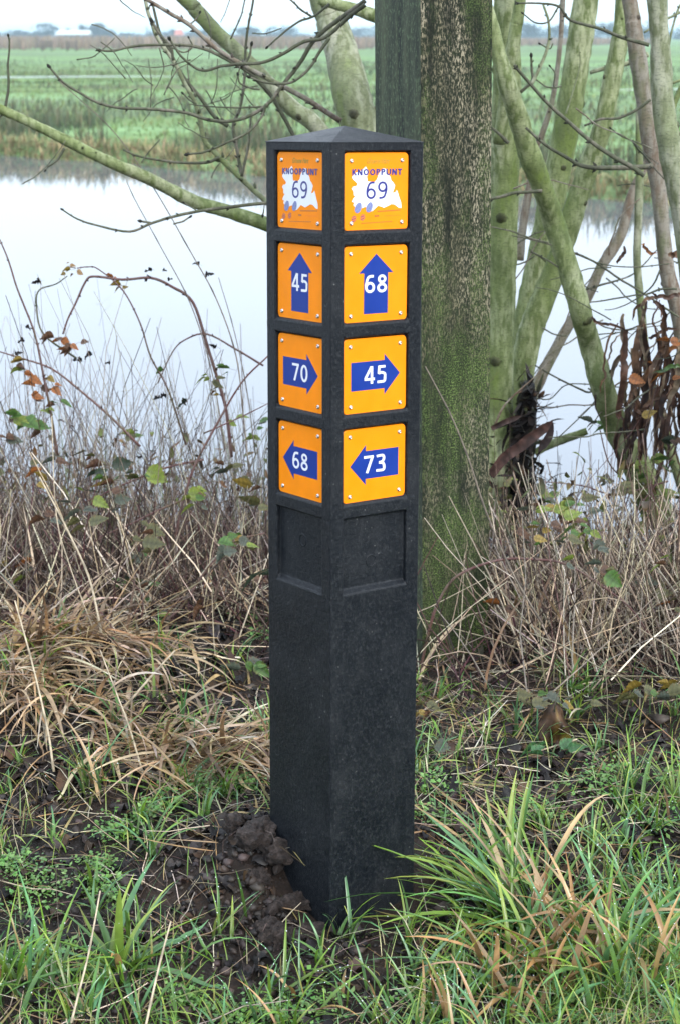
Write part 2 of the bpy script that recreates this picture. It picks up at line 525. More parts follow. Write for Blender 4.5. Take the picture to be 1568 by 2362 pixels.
# low far hedge mass and wood edge
def leaf_cloud(n, cx, cy, cz, rx, ry, rz, size, cols, clumps=12, seed=1):
    r = np.random.default_rng(seed)
    cc = r.normal(0, .45, (clumps, 3))
    p = cc[r.integers(0, clumps, n)]+r.normal(0, .26, (n, 3))
    k = np.linalg.norm(p, axis=1); p = p/np.maximum(1, k/1.05)[:, None]
    p = p*np.array([rx, ry, rz])+np.array([cx, cy, cz])
    a = r.normal(0, 1, (n, 3)); a /= np.linalg.norm(a, axis=1, keepdims=True)
    b = np.cross(a, r.normal(0, 1, (n, 3))); b /= np.linalg.norm(b, axis=1, keepdims=True)
    s = size*r.uniform(.5, 1.3, (n, 1))
    V = np.stack([p-a*s, p-b*s*.5, p+a*s, p+b*s*.5], 1).reshape(-1, 3)
    F = np.arange(n*4).reshape(-1, 4)
    C = np.repeat(np.array(cols)[r.integers(0, len(cols), n)], 4, 0)
    return V, F, C
DARKT = [(.03, .04, .05), (.045, .05, .055), (.035, .05, .055), (.05, .055, .055)]
M_FARTREE = attr_mat('far_tree', .9, .0, .1, .2, .5)
YT = 640.0
def px_x(px, Yd): return (px-784)/FD*Yd*1.0/ CP if False else (px-784)/ (FD*CP + (1181-84)*SP) * Yd
def px_h(py, Yd): return CAMZ + at(784, py, Yd).z - CAMZ
far_specs = [  # px centre, half width px, top py, distance, label, dense
    (38, 36, 70, 640, 'low spreading bare tree at the far left of the horizon', 700),
    (108, 34, 55, 640, 'rounded pale bare tree left of the farm shed on the horizon', 800),
    (196, 15, 54, 620, 'small rounded dark tree at the right end of the farm shed', 900),
    (226, 20, 54, 620, 'tallest dark tree of the horizon clump right of the farm shed', 1600),
    (254, 20, 64, 620, 'low dark tree at the right edge of the horizon clump', 1300),
    (158, 8, 66, 700, 'small bushy tree showing above the pale shed roof', 250),
    (340, 3, 62, 660, 'thin upright poplar on the horizon', 160),
    (347, 3, 63, 660, 'thin upright poplar just right of its twin on the horizon', 160),
    (398, 18, 67, 660, 'low blue tree left of the small red roof', 600),
    (470, 34, 66, 660, 'broad low blue tree behind the left twigs on the horizon', 900),
    (560, 40, 62, 660, 'broad blue tree seen between the bare twigs', 1100),
    (660, 42, 60, 660, 'broad blue tree left of the grey trunk on the horizon', 1100),
    (850, 40, 60, 660, 'blue horizon tree left of the timber post', 900),
    (1215, 40, 50, 600, 'blue horizon tree right of the timber post', 1100),
    (1290, 30, 55, 600, 'blue horizon tree between the thin brown stem and green trunk', 800),
    (1400, 40, 52, 600, 'blue horizon tree behind the right green stems', 900),
    (1500, 40, 50, 600, 'blue horizon tree at the far right edge', 900),
    (1620, 60, 50, 600, 'blue horizon tree just past the right edge', 900),
]
for i, (px, hw, py, Yd, lab, n) in enumerate(far_specs):
    cx = px_x(px, Yd); rx = hw/FD*Yd; top = px_h(py, Yd)
    t_ = empty('bare_tree', (cx, Yd, -.1), lab, 'tree', 'trees along the horizon')
    rz = max(top*.45, .8); cz = top-rz
    V, F, C = leaf_cloud(n, cx, Yd, cz, rx, rx, rz, .42 if hw > 5 else .25, DARKT, 10, i+3)
    child_mesh('crown', V, F, t_, C, False, [M_FARTREE])
    V, F, C = tube([(cx, Yd, -.3), (cx+.1, Yd, top*.4), (cx, Yd, top*.75)], [.35, .25, .1] if hw > 5 else [.12, .1, .05], 6, np.array([[.05, .045, .04]]*3))
    o = link('trunk', py_mesh('trunk', V-np.array(t_.location), clean_faces(F), C, True, [M_FARTREE]), t_)
# continuous low hedge
parts = []
for i, px in enumerate(range(-500, 2200, 42)):
    h = 1.9 + 1.1*float(fbm(np.array([px*.01]), np.array([2.]), 9)[0])+ (1.2 if px > 1100 else 0)
    cx = px_x(px, 700)
    parts.append(leaf_cloud(330, cx, 700+random.uniform(-20, 20), h*.5, 6.5, 4, h*.62, .5, DARKT, 10, i+90))
VFC = joinVFC(parts)
link('far_hedge', new_mesh('far_hedge', VFC[0], VFC[1], VFC[2], False, [M_FARTREE]), label='low blue hedge line along the whole horizon', kind='stuff')

# ---- far farm shed and red roofed house
def plain(name, c, rough=.7):
    m, t, b = mat(name)
    n = noise(t, 3, 3)
    r = cramp(t, n.outputs['Fac'], [(.3, tuple(q*.85 for q in c)), (.7, tuple(min(1, q*1.1) for q in c))])
    t.links.new(r.outputs['Color'], b.inputs['Base Color']); b.inputs['Roughness'].default_value = rough
    return m
def boxVF(x0, x1, y0, y1, z0, z1):
    V = [(x0, y0, z0), (x1, y0, z0), (x1, y1, z0), (x0, y1, z0), (x0, y0, z1), (x1, y0, z1), (x1, y1, z1), (x0, y1, z1)]
    F = [(0, 3, 2, 1), (4, 5, 6, 7), (0, 1, 5, 4), (1, 2, 6, 5), (2, 3, 7, 6), (3, 0, 4, 7)]
    return V, F
def house(px0, px1, Yd, wall_h, roof_h, roofm, wallm, label, cat, name, nwin):
    x0, x1 = px_x(px0, Yd), px_x(px1, Yd); dep = 12 if px1-px0 > 30 else 7
    h = empty(name, ((x0+x1)/2, Yd, 0), label, cat)
    V, F = boxVF(x0+.4, x1-.4, Yd, Yd+dep, -.3, wall_h)
    child_mesh('wall', V, F, h, None, False, [wallm])
    V = [(x0, Yd-.6, wall_h-.1), (x1, Yd-.6, wall_h-.1), (x1, Yd+dep+.6, wall_h-.1), (x0, Yd+dep+.6, wall_h-.1),
         (x0+.3, Yd+dep/2, wall_h+roof_h), (x1-.3, Yd+dep/2, wall_h+roof_h)]
    F = [(0, 1, 5, 4), (2, 3, 4, 5), (1, 2, 5, 5), (3, 0, 4, 4)]
    link('roof', py_mesh('roof', np.array(V)-np.array(h.location), clean_faces(F)+[(0, 3, 2, 1)], None, False, [roofm]), h)
    for k in range(nwin):
        xx = x0+(x1-x0)*(k+.7)/(nwin+.4)
        V, F = boxVF(xx-.6, xx+.6, Yd-.04, Yd+.1, .8, min(1.7, wall_h-.4))
        child_mesh('window', V, F, h, None, False, [M_PANE])
M_PANE = plain('dark_pane', (.04, .05, .06), .1)
M_SHEDROOF = plain('pale_roof', (.62, .66, .68), .45); M_SHEDWALL = plain('shed_wall', (.16, .19, .21))
M_RED = plain('red_roof', (.42, .12, .07)); M_PALE = plain('pale_wall', (.45, .40, .38))
house(128, 206, 610, 1.9, 1.3, M_SHEDROOF, M_SHEDWALL, 'long farm shed with pale sloping roof on the horizon', 'farm shed', 'farm_shed', 5)
house(402, 422, 640, 1.7, 1.8, M_RED, M_PALE, 'small house with a red roof on the horizon', 'house', 'house', 2)
# two weathered field gates in front of the reeds
M_GATE = plain('weathered_wood', (.10, .085, .07))
for (px, lab) in ((108, 'left grey wooden field gate in front of the reeds'), (165, 'right grey wooden field gate in front of the reeds')):
    Yd = 165.; cx = px_x(px, Yd)
    g = empty('field_gate', (cx, Yd, 0), lab, 'gate', 'gates in the reeds')
    for sx in (-.42, .42):
        V, F = boxVF(cx+sx-.06, cx+sx+.06, Yd-.06, Yd+.06, -.2, .85); child_mesh('gate_post', V, F, g, None, False, [M_GATE])
    for zz in (.2, .42, .64):
        V, F = boxVF(cx-.38, cx+.38, Yd-.03, Yd+.03, zz, zz+.1); child_mesh('rail', V, F, g, None, False, [M_GATE])

# ---- haze
m_h = bpy.data.materials.new('haze'); m_h.use_nodes = True
th = m_h.node_tree; th.nodes.clear()
oh = th.nodes.new('ShaderNodeOutputMaterial'); pv = th.nodes.new('ShaderNodeVolumePrincipled')
pv.inputs['Color'].default_value = (.66, .83, 1.0, 1)
pv.inputs['Density'].default_value = .00055
th.links.new(pv.outputs[0], oh.inputs['Volume'])
V, F = boxVF(-2600, 2600, -100, 5000, -3, 14)
link('haze', new_mesh('haze', V, F, None, False, [m_h]), label='pale blue winter haze over the polder', kind='stuff')

# ================================================================== WAYMARKER POST
S = 0.15; YAW = 0.6313; X0, Y0 = -.0123, 2.2450
PT = 0.2170; ROLL = -0.0031
Mpost = Matrix.Translation((0, 0, CAMZ)) @ Matrix.Rotation(-PITCH, 4, 'X') @ Matrix.Rotation(-ROLL, 4, 'Y') @ Matrix.Rotation(PT, 4, 'X')
Mloc = Mpost @ Matrix.Translation((X0, Y0, 0)) @ Matrix.Rotation(YAW, 4, 'Z')
# in the post's own frame: front corner at origin, right face along +x (y=0), left face along +y (x=0), z up, cap edge at z=-.0153
BASEZ = -1.094
root_m = Mloc @ Matrix.Translation((S/2, S/2, BASEZ))
post = link('waymarker_post', None, None, 'black recycled plastic waymarker post with eight orange number plates', 'post')
post.matrix_world = root_m
inv = Matrix.Translation((S/2, S/2, BASEZ)).inverted()
def P2(v): return inv @ Vector(v)

def plastic_material():
    m, t, b = mat('black_recycled_plastic')
    n1 = noise(t, 13, 9, .75, stretch=(1, .6, .7)); n2 = noise(t, 160, 4, .7); n3 = noise(t, 230, 5, .85, stretch=(1, 1, .8))
    c = cramp(t, n1.outputs['Fac'], [(.3, (.0015, .003, .006)), (.50, (.005, .007, .010)), (.70, (.016, .018, .021))])
    s = cramp(t, n3.outputs['Fac'], [(.50, (0, 0, 0)), (.68, (.75, .75, .75))])
    cc = mixc(t, s.outputs['Color'], c.outputs['Color'], (.038, .041, .044))
    v = N(t, 'ShaderNodeTexVoronoi', Scale=95.0); tcn = t.nodes.new('ShaderNodeTexCoord')
    t.links.new(tcn.outputs['Object'], v.inputs['Vector'])
    sp = cramp(t, v.outputs['Distance'], [(.04, (.6, .6, .6)), (.13, (0, 0, 0))])
    gate = cramp(t, n1.outputs['Fac'], [(.5, (0, 0, 0)), (.62, (1, 1, 1))])
    spg = mixc(t, 1.0, sp.outputs['Color'], gate.outputs['Color'], 'MULTIPLY')
    cc = mixc(t, spg, cc, (.26, .26, .25))
    t.links.new(cc, b.inputs['Base Color'])
    r = cramp(t, n1.outputs['Fac'], [(.3, (.28,)*3), (.7, (.55,)*3)])
    t.links.new(r.outputs['Color'], b.inputs['Roughness'])
    b.inputs['Specular IOR Level'].default_value = .24
    ad = t.nodes.new('ShaderNodeMath'); ad.operation = 'ADD'
    t.links.new(n2.outputs['Fac'], ad.inputs[0]); t.links.new(n3.outputs['Fac'], ad.inputs[1])
    bump(t, b, ad.outputs[0], .7, .0012)
    return m
M_PLASTIC = plastic_material()
TOPZ = -.0153
rec = [(-.0262, -.1290), (-.1457, -.2490), (-.2660, -.3700), (-.3868, -.4905), (-.5085, -.6133)]
MI = .0218   # recess margin
DEPTH = .0075
def body():
    zs = [TOPZ]
    for a, b in rec: zs += [a, b]
    zs.append(BASEZ-.25)
    vid = {}; V = []; F = []
    def v(p):
        k = tuple(round(q, 6) for q in p)
        if k not in vid: vid[k] = len(V); V.append(p)
        return vid[k]
    # four sides: origin, u axis, inward normal
    sides = [((0, 0), (1, 0), (0, 1)), ((0, S), (0, -1), (1, 0)), ((S, S), (-1, 0), (0, -1)), ((S, 0), (0, 1), (-1, 0))]
    cols = [0, MI, S-MI, S]
    for o, u, n_ in sides:
        def q(uu, z, d=0): return v((o[0]+u[0]*uu+n_[0]*d, o[1]+u[1]*uu+n_[1]*d, z))
        for i in range(len(zs)-1):
            for c in range(3):
                z1, z0 = zs[i], zs[i+1]; a, b = cols[c], cols[c+1]
                if c == 1 and i % 2 == 1:
                    D = DEPTH
                    F.append((q(a, z0+.006, D), q(b, z0+.006, D), q(b, z1, D), q(a, z1, D)))
                    F.append((q(a, z0), q(b, z0), q(b, z0+.006, D), q(a, z0+.006, D)))
                    F.append((q(a, z1, D), q(b, z1, D), q(b, z1), q(a, z1)))
                    F.append((q(a, z0), q(a, z0+.006, D), q(a, z1, D), q(a, z1)))
                    F.append((q(b, z0+.006, D), q(b, z0), q(b, z1), q(b, z1, D)))
                else:
                    F.append((q(a, z0), q(b, z0), q(b, z1), q(a, z1)))
    return [P2(p) for p in V], F
V, F = body()
b_o = link('body', py_mesh('body', V, F, None, False, [M_PLASTIC]), post)
bv = b_o.modifiers.new('bevel', 'BEVEL'); bv.width = .0022; bv.segments = 3; bv.limit_method = 'ANGLE'; bv.angle_limit = math.radians(35)
# cap: shallow pyramid
V = [(0, 0, TOPZ), (S, 0, TOPZ), (S, S, TOPZ), (0, S, TOPZ), (0, 0, TOPZ+.0012), (S, 0, TOPZ+.0012), (S, S, TOPZ+.0012), (0, S, TOPZ+.0012), (S/2, S/2, .0066)]
e_ = .0006
V = [(x+(-e_ if x == 0 else e_ if x == S else 0), y+(-e_ if y == 0 else e_ if y == S else 0), z) for x, y, z in V]
F = [(0, 1, 5, 4), (1, 2, 6, 5), (2, 3, 7, 6), (3, 0, 4, 7), (4, 5, 8), (5, 6, 8), (6, 7, 8), (7, 4, 8), (3, 2, 1, 0)]
V = [P2(p) for p in V]
c_o = link('cap', py_mesh('cap', V, F, None, False, [M_PLASTIC]), post)
bv = c_o.modifiers.new('bevel', 'BEVEL'); bv.width = .0022; bv.segments = 3; bv.limit_method = 'ANGLE'; bv.angle_limit = math.radians(12)

def paint(name, c, rough=.3, coat=.3, spec=.5):
    m, t, b = mat(name)
    b.inputs['Specular IOR Level'].default_value = spec
    n = noise(t, 40, 4)
    r = cramp(t, n.outputs['Fac'], [(.3, tuple(q*.94 for q in c)), (.7, tuple(min(1, q*1.04) for q in c))])
    t.links.new(r.outputs['Color'], b.inputs['Base Color'])
    b.inputs['Roughness'].default_value = rough
    b.inputs['Coat Weight'].default_value = coat
    rr = cramp(t, n.outputs['Fac'], [(.3, (rough,)*3), (.8, (rough+.15,)*3)])
    t.links.new(rr.outputs['Color'], b.inputs['Roughness'])
    return m
M_ORANGE = paint('orange_plate', (.93, .265, .0005), .35, .0, .25)
M_BLUE = paint('blue_print', (.008, .036, .25), .3, .0, .3)
M_WHITE = paint('white_print', (.78, .80, .84))
M_NAVY = paint('navy_print', (.022, .022, .20))
M_OLIVE = paint('olive_print', (.20, .24, .02))
M_PALEBLUE = paint('pale_blue_print', (.32, .38, .62))
M_BROWNP = paint('brown_print', (.30, .11, .03))
M_REDP = paint('red_print', (.85, .19, .006))
m, t, b = mat('steel_rivet'); b.inputs['Base Color'].default_value = (.62, .60, .58, 1); b.inputs['Metallic'].default_value = 1
nn = noise(t, 300, 3); rr = cramp(t, nn.outputs['Fac'], [(.3, (.22,)*3), (.7, (.45,)*3)]); t.links.new(rr.outputs['Color'], b.inputs['Roughness'])
M_STEEL = m

PW, PH = .1044, .1005
THK = .004
def poly_mesh(name, polys, m, z):
    """flat print: polygons in plate coordinates (u right 0..1, v down 0..1)"""
    import bmesh
    bm = bmesh.new()
    for pl in polys:
        vs = [bm.verts.new(((u-.5)*PW, (.5-v)*PH, z)) for u, v in pl]
        f = bm.faces.new(vs)
    bmesh.ops.triangulate(bm, faces=bm.faces[:])
    for f in bm.faces:
        f.normal_update()
        if f.normal.z < 0: f.normal_flip()
    me = bpy.data.meshes.new(name); bm.to_mesh(me); bm.free()
    me.materials.append(m)
    return me
def text_mesh(name, s, u0, u1, v0, v1, m, z, offset=0, shear=0, spacing=1.0):
    cu = bpy.data.curves.new('t', 'FONT'); cu.body = s; cu.size = 1; cu.offset = offset; cu.shear = shear
    cu.space_character = spacing
    cu.resolution_u = 6
    ob = bpy.data.objects.new('t', cu); col_main.objects.link(ob)
    dg = bpy.context.evaluated_depsgraph_get(); dg.update()
    ev = ob.evaluated_get(dg)
    me = bpy.data.meshes.new_from_object(ev)
    me.name = name
    bpy.data.objects.remove(ob); bpy.data.curves.remove(cu)
    co = np.empty(len(me.vertices)*3, dtype=np.float32); me.vertices.foreach_get('co', co); co = co.reshape(-1, 3)
    mn, mxx = co.min(0), co.max(0)
    u = u0+(co[:, 0]-mn[0])/(mxx[0]-mn[0])*(u1-u0); v_ = v1-(co[:, 1]-mn[1])/(mxx[1]-mn[1])*(v1-v0)
    co[:, 0] = (u-.5)*PW; co[:, 1] = (.5-v_)*PH; co[:, 2] = z
    me.vertices.foreach_set('co', co.ravel()); me.update()
    me.materials.clear(); me.materials.append(m)
    return me
def stroke_text(name, s, u0, u1, v0, v1, hw, m, z):
    """lettering drawn as flat strokes; hw is the half stroke width for letters one unit high"""
    h = hw
    def E(cx, cy, rx, ry, a0=0, a1=360, n=28):
        return [(cx+rx*math.cos(math.radians(a0+(a1-a0)*k/n)), cy+ry*math.sin(math.radians(a0+(a1-a0)*k/n))) for k in range(n+1)]
    def Cm(p): return [tuple(q) for q in catmull([np.array(x_) for x_ in p], 7)]
    six = [E(.29, .31, .29-h, .31-h), Cm([(.50, 1-h-.01), (.36, 1-h), (.18, .85), (h+.005, .52), (h, .31)])]
    G_ = {'0': (.56, [E(.28, .5, .28-h, .5-h)]),
          '3': (.54, [Cm([(.04, .91), (.22, 1-h), (.40, .92), (.455, .75), (.37, .58), (.17, .53)]), Cm([(.17, .531), (.40, .47), (.54-h, .28), (.43, .09), (.21, h), (.02, .08)])]),
          '4': (.60, [[(.43, 0), (.43, 1)], [(.41, .985), (.05, .30)], [(0, .27), (.60, .27)]]),
          '5': (.54, [[(.49, 1-h), (.13, 1-h)], [(.14, 1), (.105, .53)], Cm([(.10, .55), (.26, .60), (.45, .51), (.54-h, .31), (.43, .10), (.22, h), (.02, .07)])]),
          '6': (.58, six), '9': (.58, [[(.58-x_, 1-y_) for x_, y_ in p] for p in six]),
          '7': (.54, [[(0, 1-h), (.54, 1-h)], [(.49, .96), (.17, 0)]]),
          '8': (.58, [E(.29, .755, .25-h, .245-h), E(.29, .27, .29-h, .27-h)]),
          'K': (.62, [[(h, 0), (h, 1)], [(.54, 1), (.17, .50)], [(.22, .58), (.58, 0)]]),
          'N': (.70, [[(h, 0), (h, 1)], [(h+.02, 1-.02), (.70-h-.02, .02)], [(.70-h, 0), (.70-h, 1)]]),
          'O': (.78, [E(.39, .5, .39-h, .5-h)]),
          'P': (.58, [[(h, 0), (h, 1)], [(h, 1-h), (.30, 1-h)]+E(.30, .70, .28-h, .30-h, 90, -90, 14)+[(h, .40+h)]]),
          'U': (.70, [[(h, 1), (h, .33)]+E(.35, .33, .35-h, .33-h, 180, 360, 16)+[(.70-h, 1)]]),
          'T': (.60, [[(0, 1-h), (.60, 1-h)], [(.30, 0), (.30, .99)]])}
    gap = .13 if s[0].isdigit() else .14
    V, F, x0, kz = [], [], 0, 0
    for ch in s:
        w, strokes = G_[ch]
        for p in strokes:
            p = np.array(p, float); closed = np.allclose(p[0], p[-1])
            if closed: T = np.roll(p[:-1], -1, 0)-np.roll(p[:-1], 1, 0); T = np.vstack([T, T[:1]])
            else: T = np.gradient(p, axis=0)
            T /= np.linalg.norm(T, axis=1, keepdims=True)
            Nn = np.stack([-T[:, 1], T[:, 0]], 1)*h
            b0 = len(V); zz = z+kz*.00002; kz += 1
            for a, b in zip(p-Nn, p+Nn): V.append((a[0]+x0, a[1], zz)); V.append((b[0]+x0, b[1], zz))
            for i in range(len(p)-1): F.append((b0+2*i, b0+2*i+2, b0+2*i+3, b0+2*i+1))
        x0 += w+gap
    V = np.array(V); W_ = x0-gap
    V[:, 0] = (u0+V[:, 0]/W_*(u1-u0)-.5)*PW
    V[:, 1] = (.5-(v1-V[:, 1]*(v1-v0)))*PH
    return py_mesh(name, V, F, None, False, [m])
def plate_mesh():
    r = .0065; pts = []
    for cx, cy, a0 in ((PW/2-r, PH/2-r, 0), (-PW/2+r, PH/2-r, 90), (-PW/2+r, -PH/2+r, 180), (PW/2-r, -PH/2+r, 270)):
        for k in range(6):
            a = math.radians(a0+90*k/5); pts.append((cx+r*math.cos(a), cy+r*math.sin(a)))
    n = len(pts); V = []; F = []
    for z, sc in ((0, 0), (THK-.0006, 0), (THK, .0006)):
        for x, y in pts:
            V.append((x-math.copysign(sc, x), y-math.copysign(sc, y), z))
    for l in range(2):
        for i in range(n): F.append((l*n+i, l*n+(i+1) % n, (l+1)*n+(i+1) % n, (l+1)*n+i))
    F.append(tuple(2*n+i for i in range(n))); F.append(tuple(reversed(range(n))))
    return py_mesh('sign_plate', V, F, None, False, [M_ORANGE])
PLATE = plate_mesh()
def rivet_mesh():
    V = []; F = []; s = 14
    rings = [(.0030, 0), (.0030, .0004), (.0026, .0012), (.0018, .0018), (.0011, .0020), (.0010, .0013)]
    for r, z in rings:
        for k in range(s): V.append((r*math.cos(6.2832*k/s), r*math.sin(6.2832*k/s), z))
    for i in range(len(rings)-1):
        for k in range(s): F.append((i*s+k, i*s+(k+1) % s, (i+1)*s+(k+1) % s, (i+1)*s+k))
    F.append(tuple((len(rings)-1)*s+k for k in range(s)))
    return py_mesh('rivet', V, F, None, True, [M_STEEL])
RIVET = rivet_mesh()
Z1, Z2, Z3 = THK+.00012, THK+.00024, THK+.00036
def rot(polys, k):
    f = {'up': lambda u, v: (u, v), 'right': lambda u, v: (1-v, u), 'left': lambda u, v: (v, 1-u)}[k]
    return [[f(u, v) for u, v in p] for p in polys]
ARROW = [[(.5, .105), (.772, .355), (.69, .355), (.69, .885), (.31, .885), (.31, .355), (.228, .355)]]
def conv7(pts): return [((x-110)/1320, (y-(150-30*(x-110)/1320))/1640) for x, y in pts]
MAP = conv7([(540, 430), (575, 490), (600, 560), (565, 640), (580, 740), (720, 745), (770, 700), (800, 600), (850, 520), (900, 460), (960, 480), (985, 560), (1050, 640), (1070, 720),
             (1105, 750), (1150, 820), (1130, 900), (1100, 975), (1150, 970), (1190, 915), (1215, 990), (1240, 1070), (1280, 1180), (1290, 1300), (1230, 1290), (1140, 1220), (1070, 1215),
             (1010, 1250), (920, 1290), (860, 1265), (800, 1245), (760, 1285), (690, 1355), (640, 1365), (600, 1320), (540, 1270), (480, 1290), (400, 1330), (330, 1280), (290, 1230), (310, 1180),
             (258, 1165), (280, 1110), (330, 1040), (295, 1030), (290, 950), (255, 890), (290, 845), (350, 835), (372, 790), (330, 740), (290, 710), (258, 660), (280, 620), (340, 560), (430, 520), (480, 490)])
def ell(cx, cy, a, b, ang, n=14):
    q = []
    for k in range(n):
        t_ = 6.2832*k/n; x = a*math.cos(t_)*(1.0+.15*math.sin(t_)); y = b*math.sin(t_)
        q.append((cx+x*math.cos(ang)-y*math.sin(ang), cy+x*math.sin(ang)+y*math.cos(ang)))
    return conv7(q)
def hatch(cx, cy, a, b, ang, n):
    out = []
    for k in range(n):
        s = -1+2*(k+.5)/n
        w = a*math.sqrt(max(0, 1-s*s)); y = b*s; hh = b/n*.38
        out.append(conv7([(cx+x*math.cos(ang)-yy*math.sin(ang), cy+x*math.sin(ang)+yy*math.cos(ang)) for x, yy in ((-w, y-hh), (w, y-hh), (w, y+hh), (-w, y+hh))]))
    return out
def strip(x0, x1, y0, y1, th, dash=None):
    out = []; n = dash or 1
    for k in range(n):
        a, b = k/n, (k+(.72 if n > 1 else 1))/n
        xa, xb = x0+(x1-x0)*a, x0+(x1-x0)*b; ya, yb = y0+(y1-y0)*a, y0+(y1-y0)*b
        out.append(conv7([(xa, ya-th/2), (xb, yb-th/2), (xb, yb+th/2), (xa, ya+th/2)]))
    return out
pm = {}
pm['map'] = poly_mesh('map_silhouette', [MAP], M_WHITE, Z1)
pm['arrow_up'] = poly_mesh('arrow', rot(ARROW, 'up'), M_BLUE, Z1)
pm['arrow_right'] = poly_mesh('arrow', rot(ARROW, 'right'), M_BLUE, Z1)
pm['arrow_left'] = poly_mesh('arrow', rot(ARROW, 'left'), M_BLUE, Z1)
for s in ('45', '68', '70', '73'):
    pm[s] = stroke_text('number', s, .325, .672, .378, .612, .072, M_WHITE, Z2)
pm['69'] = stroke_text('number', '69', .335, .665, .368, .592, .060, M_NAVY, Z2)
pm['word'] = stroke_text('lettering', 'KNOOPPUNT', .115, .892, .208, .288, .105, M_NAVY, Z2)
pm['script'] = text_mesh('script_lettering', 'Groene Hart', .345, .70, .075, .14, M_OLIVE, Z2, offset=.004, shear=.5)
pm['soles'] = poly_mesh('footprint', [ell(390, 1290, 66, 115, .3), ell(620, 1280, 62, 112, .3)], M_PALEBLUE, Z2)
pm['soles2'] = poly_mesh('footprint_tread', hatch(390, 1290, 66, 115, .3, 9)+hatch(620, 1280, 62, 112, .3, 9)+hatch(300, 1520, 48, 68, .3, 4)+hatch(480, 1490, 48, 68, .3, 4), M_NAVY, Z3)
pm['lines'] = poly_mesh('fine_print', strip(790, 1280, 1368, 1338, 20, 13)+strip(730, 825, 1463, 1460, 34, 3)+strip(455, 1100, 1615, 1580, 13, 18), M_BROWNP, Z2)
pm['redline'] = poly_mesh('faint_red_line', strip(930, 1275, 1462, 1448, 9), M_REDP, Z2)

plate_info = [('69', None, None), ('num', 'up', None), ('num', 'right', None), ('num', 'left', None)]
NUM_R = ['69', '68', '45', '73']; NUM_L = ['69', '45', '70', '68']
words = {'up': 'an upward arrow', 'right': 'a right arrow', 'left': 'a left arrow'}
tops = [-.0273, -.1470, -.2672, -.3882]
for face in ('R', 'L'):
    for i in range(4):
        zc = (rec[i][0]+rec[i][1])/2
        # plate frame: x to viewer's right, y up, z outwards
        if face == 'R':
            M3 = Matrix(((1, 0, 0, S/2), (0, 0, -1, DEPTH), (0, 1, 0, zc), (0, 0, 0, 1)))
        else:
            M3 = Matrix(((0, 0, -1, DEPTH), (-1, 0, 0, S/2), (0, 1, 0, zc), (0, 0, 0, 1)))
        o = link('sign_plate', PLATE, post)
        o.matrix_local = inv @ M3 @ Matrix.Rotation(random.uniform(-.004, .004), 4, 'Z')
        num = (NUM_R if face == 'R' else NUM_L)[i]
        sd_ = 'right' if face == 'R' else 'left'
        if i == 0:
            o['label'] = 'orange junction plate 69 on the %s face' % sd_
            keys = ['map', '69', 'word', 'script', 'soles', 'soles2', 'lines', 'redline']
        else:
            dirn = ['up', 'right', 'left'][i-1]
            o['label'] = 'orange plate with %s and number %s on the %s face' % (words[dirn], num, sd_)
            keys = ['arrow_'+dirn, num]
        for k in keys: link(pm[k].name.split('.')[0], pm[k], o)
        for sx in (-1, 1):
            for sy in (-1, 1):
                r_ = link('rivet', RIVET, o)
                r_.location = (sx*(PW/2-.0108)+random.uniform(-.0005, .0005), sy*(PH/2-.0100)+random.uniform(-.0005, .0005), THK)
                r_.rotation_euler = (0, 0, random.uniform(0, 6))
# moulding mark rings in the empty recesses
def ring_mesh(r, w, h):
    V = []; F = []; s = 24
    for rr, z in ((r-w, 0), (r-w*.5, h), (r, 0)):
        for k in range(s): V.append((rr*math.cos(6.2832*k/s), rr*math.sin(6.2832*k/s), z))
    for i in range(2):
        for k in range(s): F.append((i*s+k, i*s+(k+1) % s, (i+1)*s+(k+1) % s, (i+1)*s+k))
    return py_mesh('moulding_ring', V, F, None, True, [M_PLASTIC])
RING = ring_mesh(.009, .0022, .0009)
for (face, du, dz) in (('R', -.002, -.013), ('L', .0, .012)):
    zc = (rec[4][0]+rec[4][1])/2
    if face == 'R': M3 = Matrix(((1, 0, 0, S/2+du), (0, 0, -1, DEPTH), (0, 1, 0, zc+dz), (0, 0, 0, 1)))
    else: M3 = Matrix(((0, 0, -1, DEPTH), (-1, 0, 0, S/2+du), (0, 1, 0, zc+dz), (0, 0, 0, 1)))
    o = link('moulding_ring', RING, post); o.matrix_local = inv @ M3

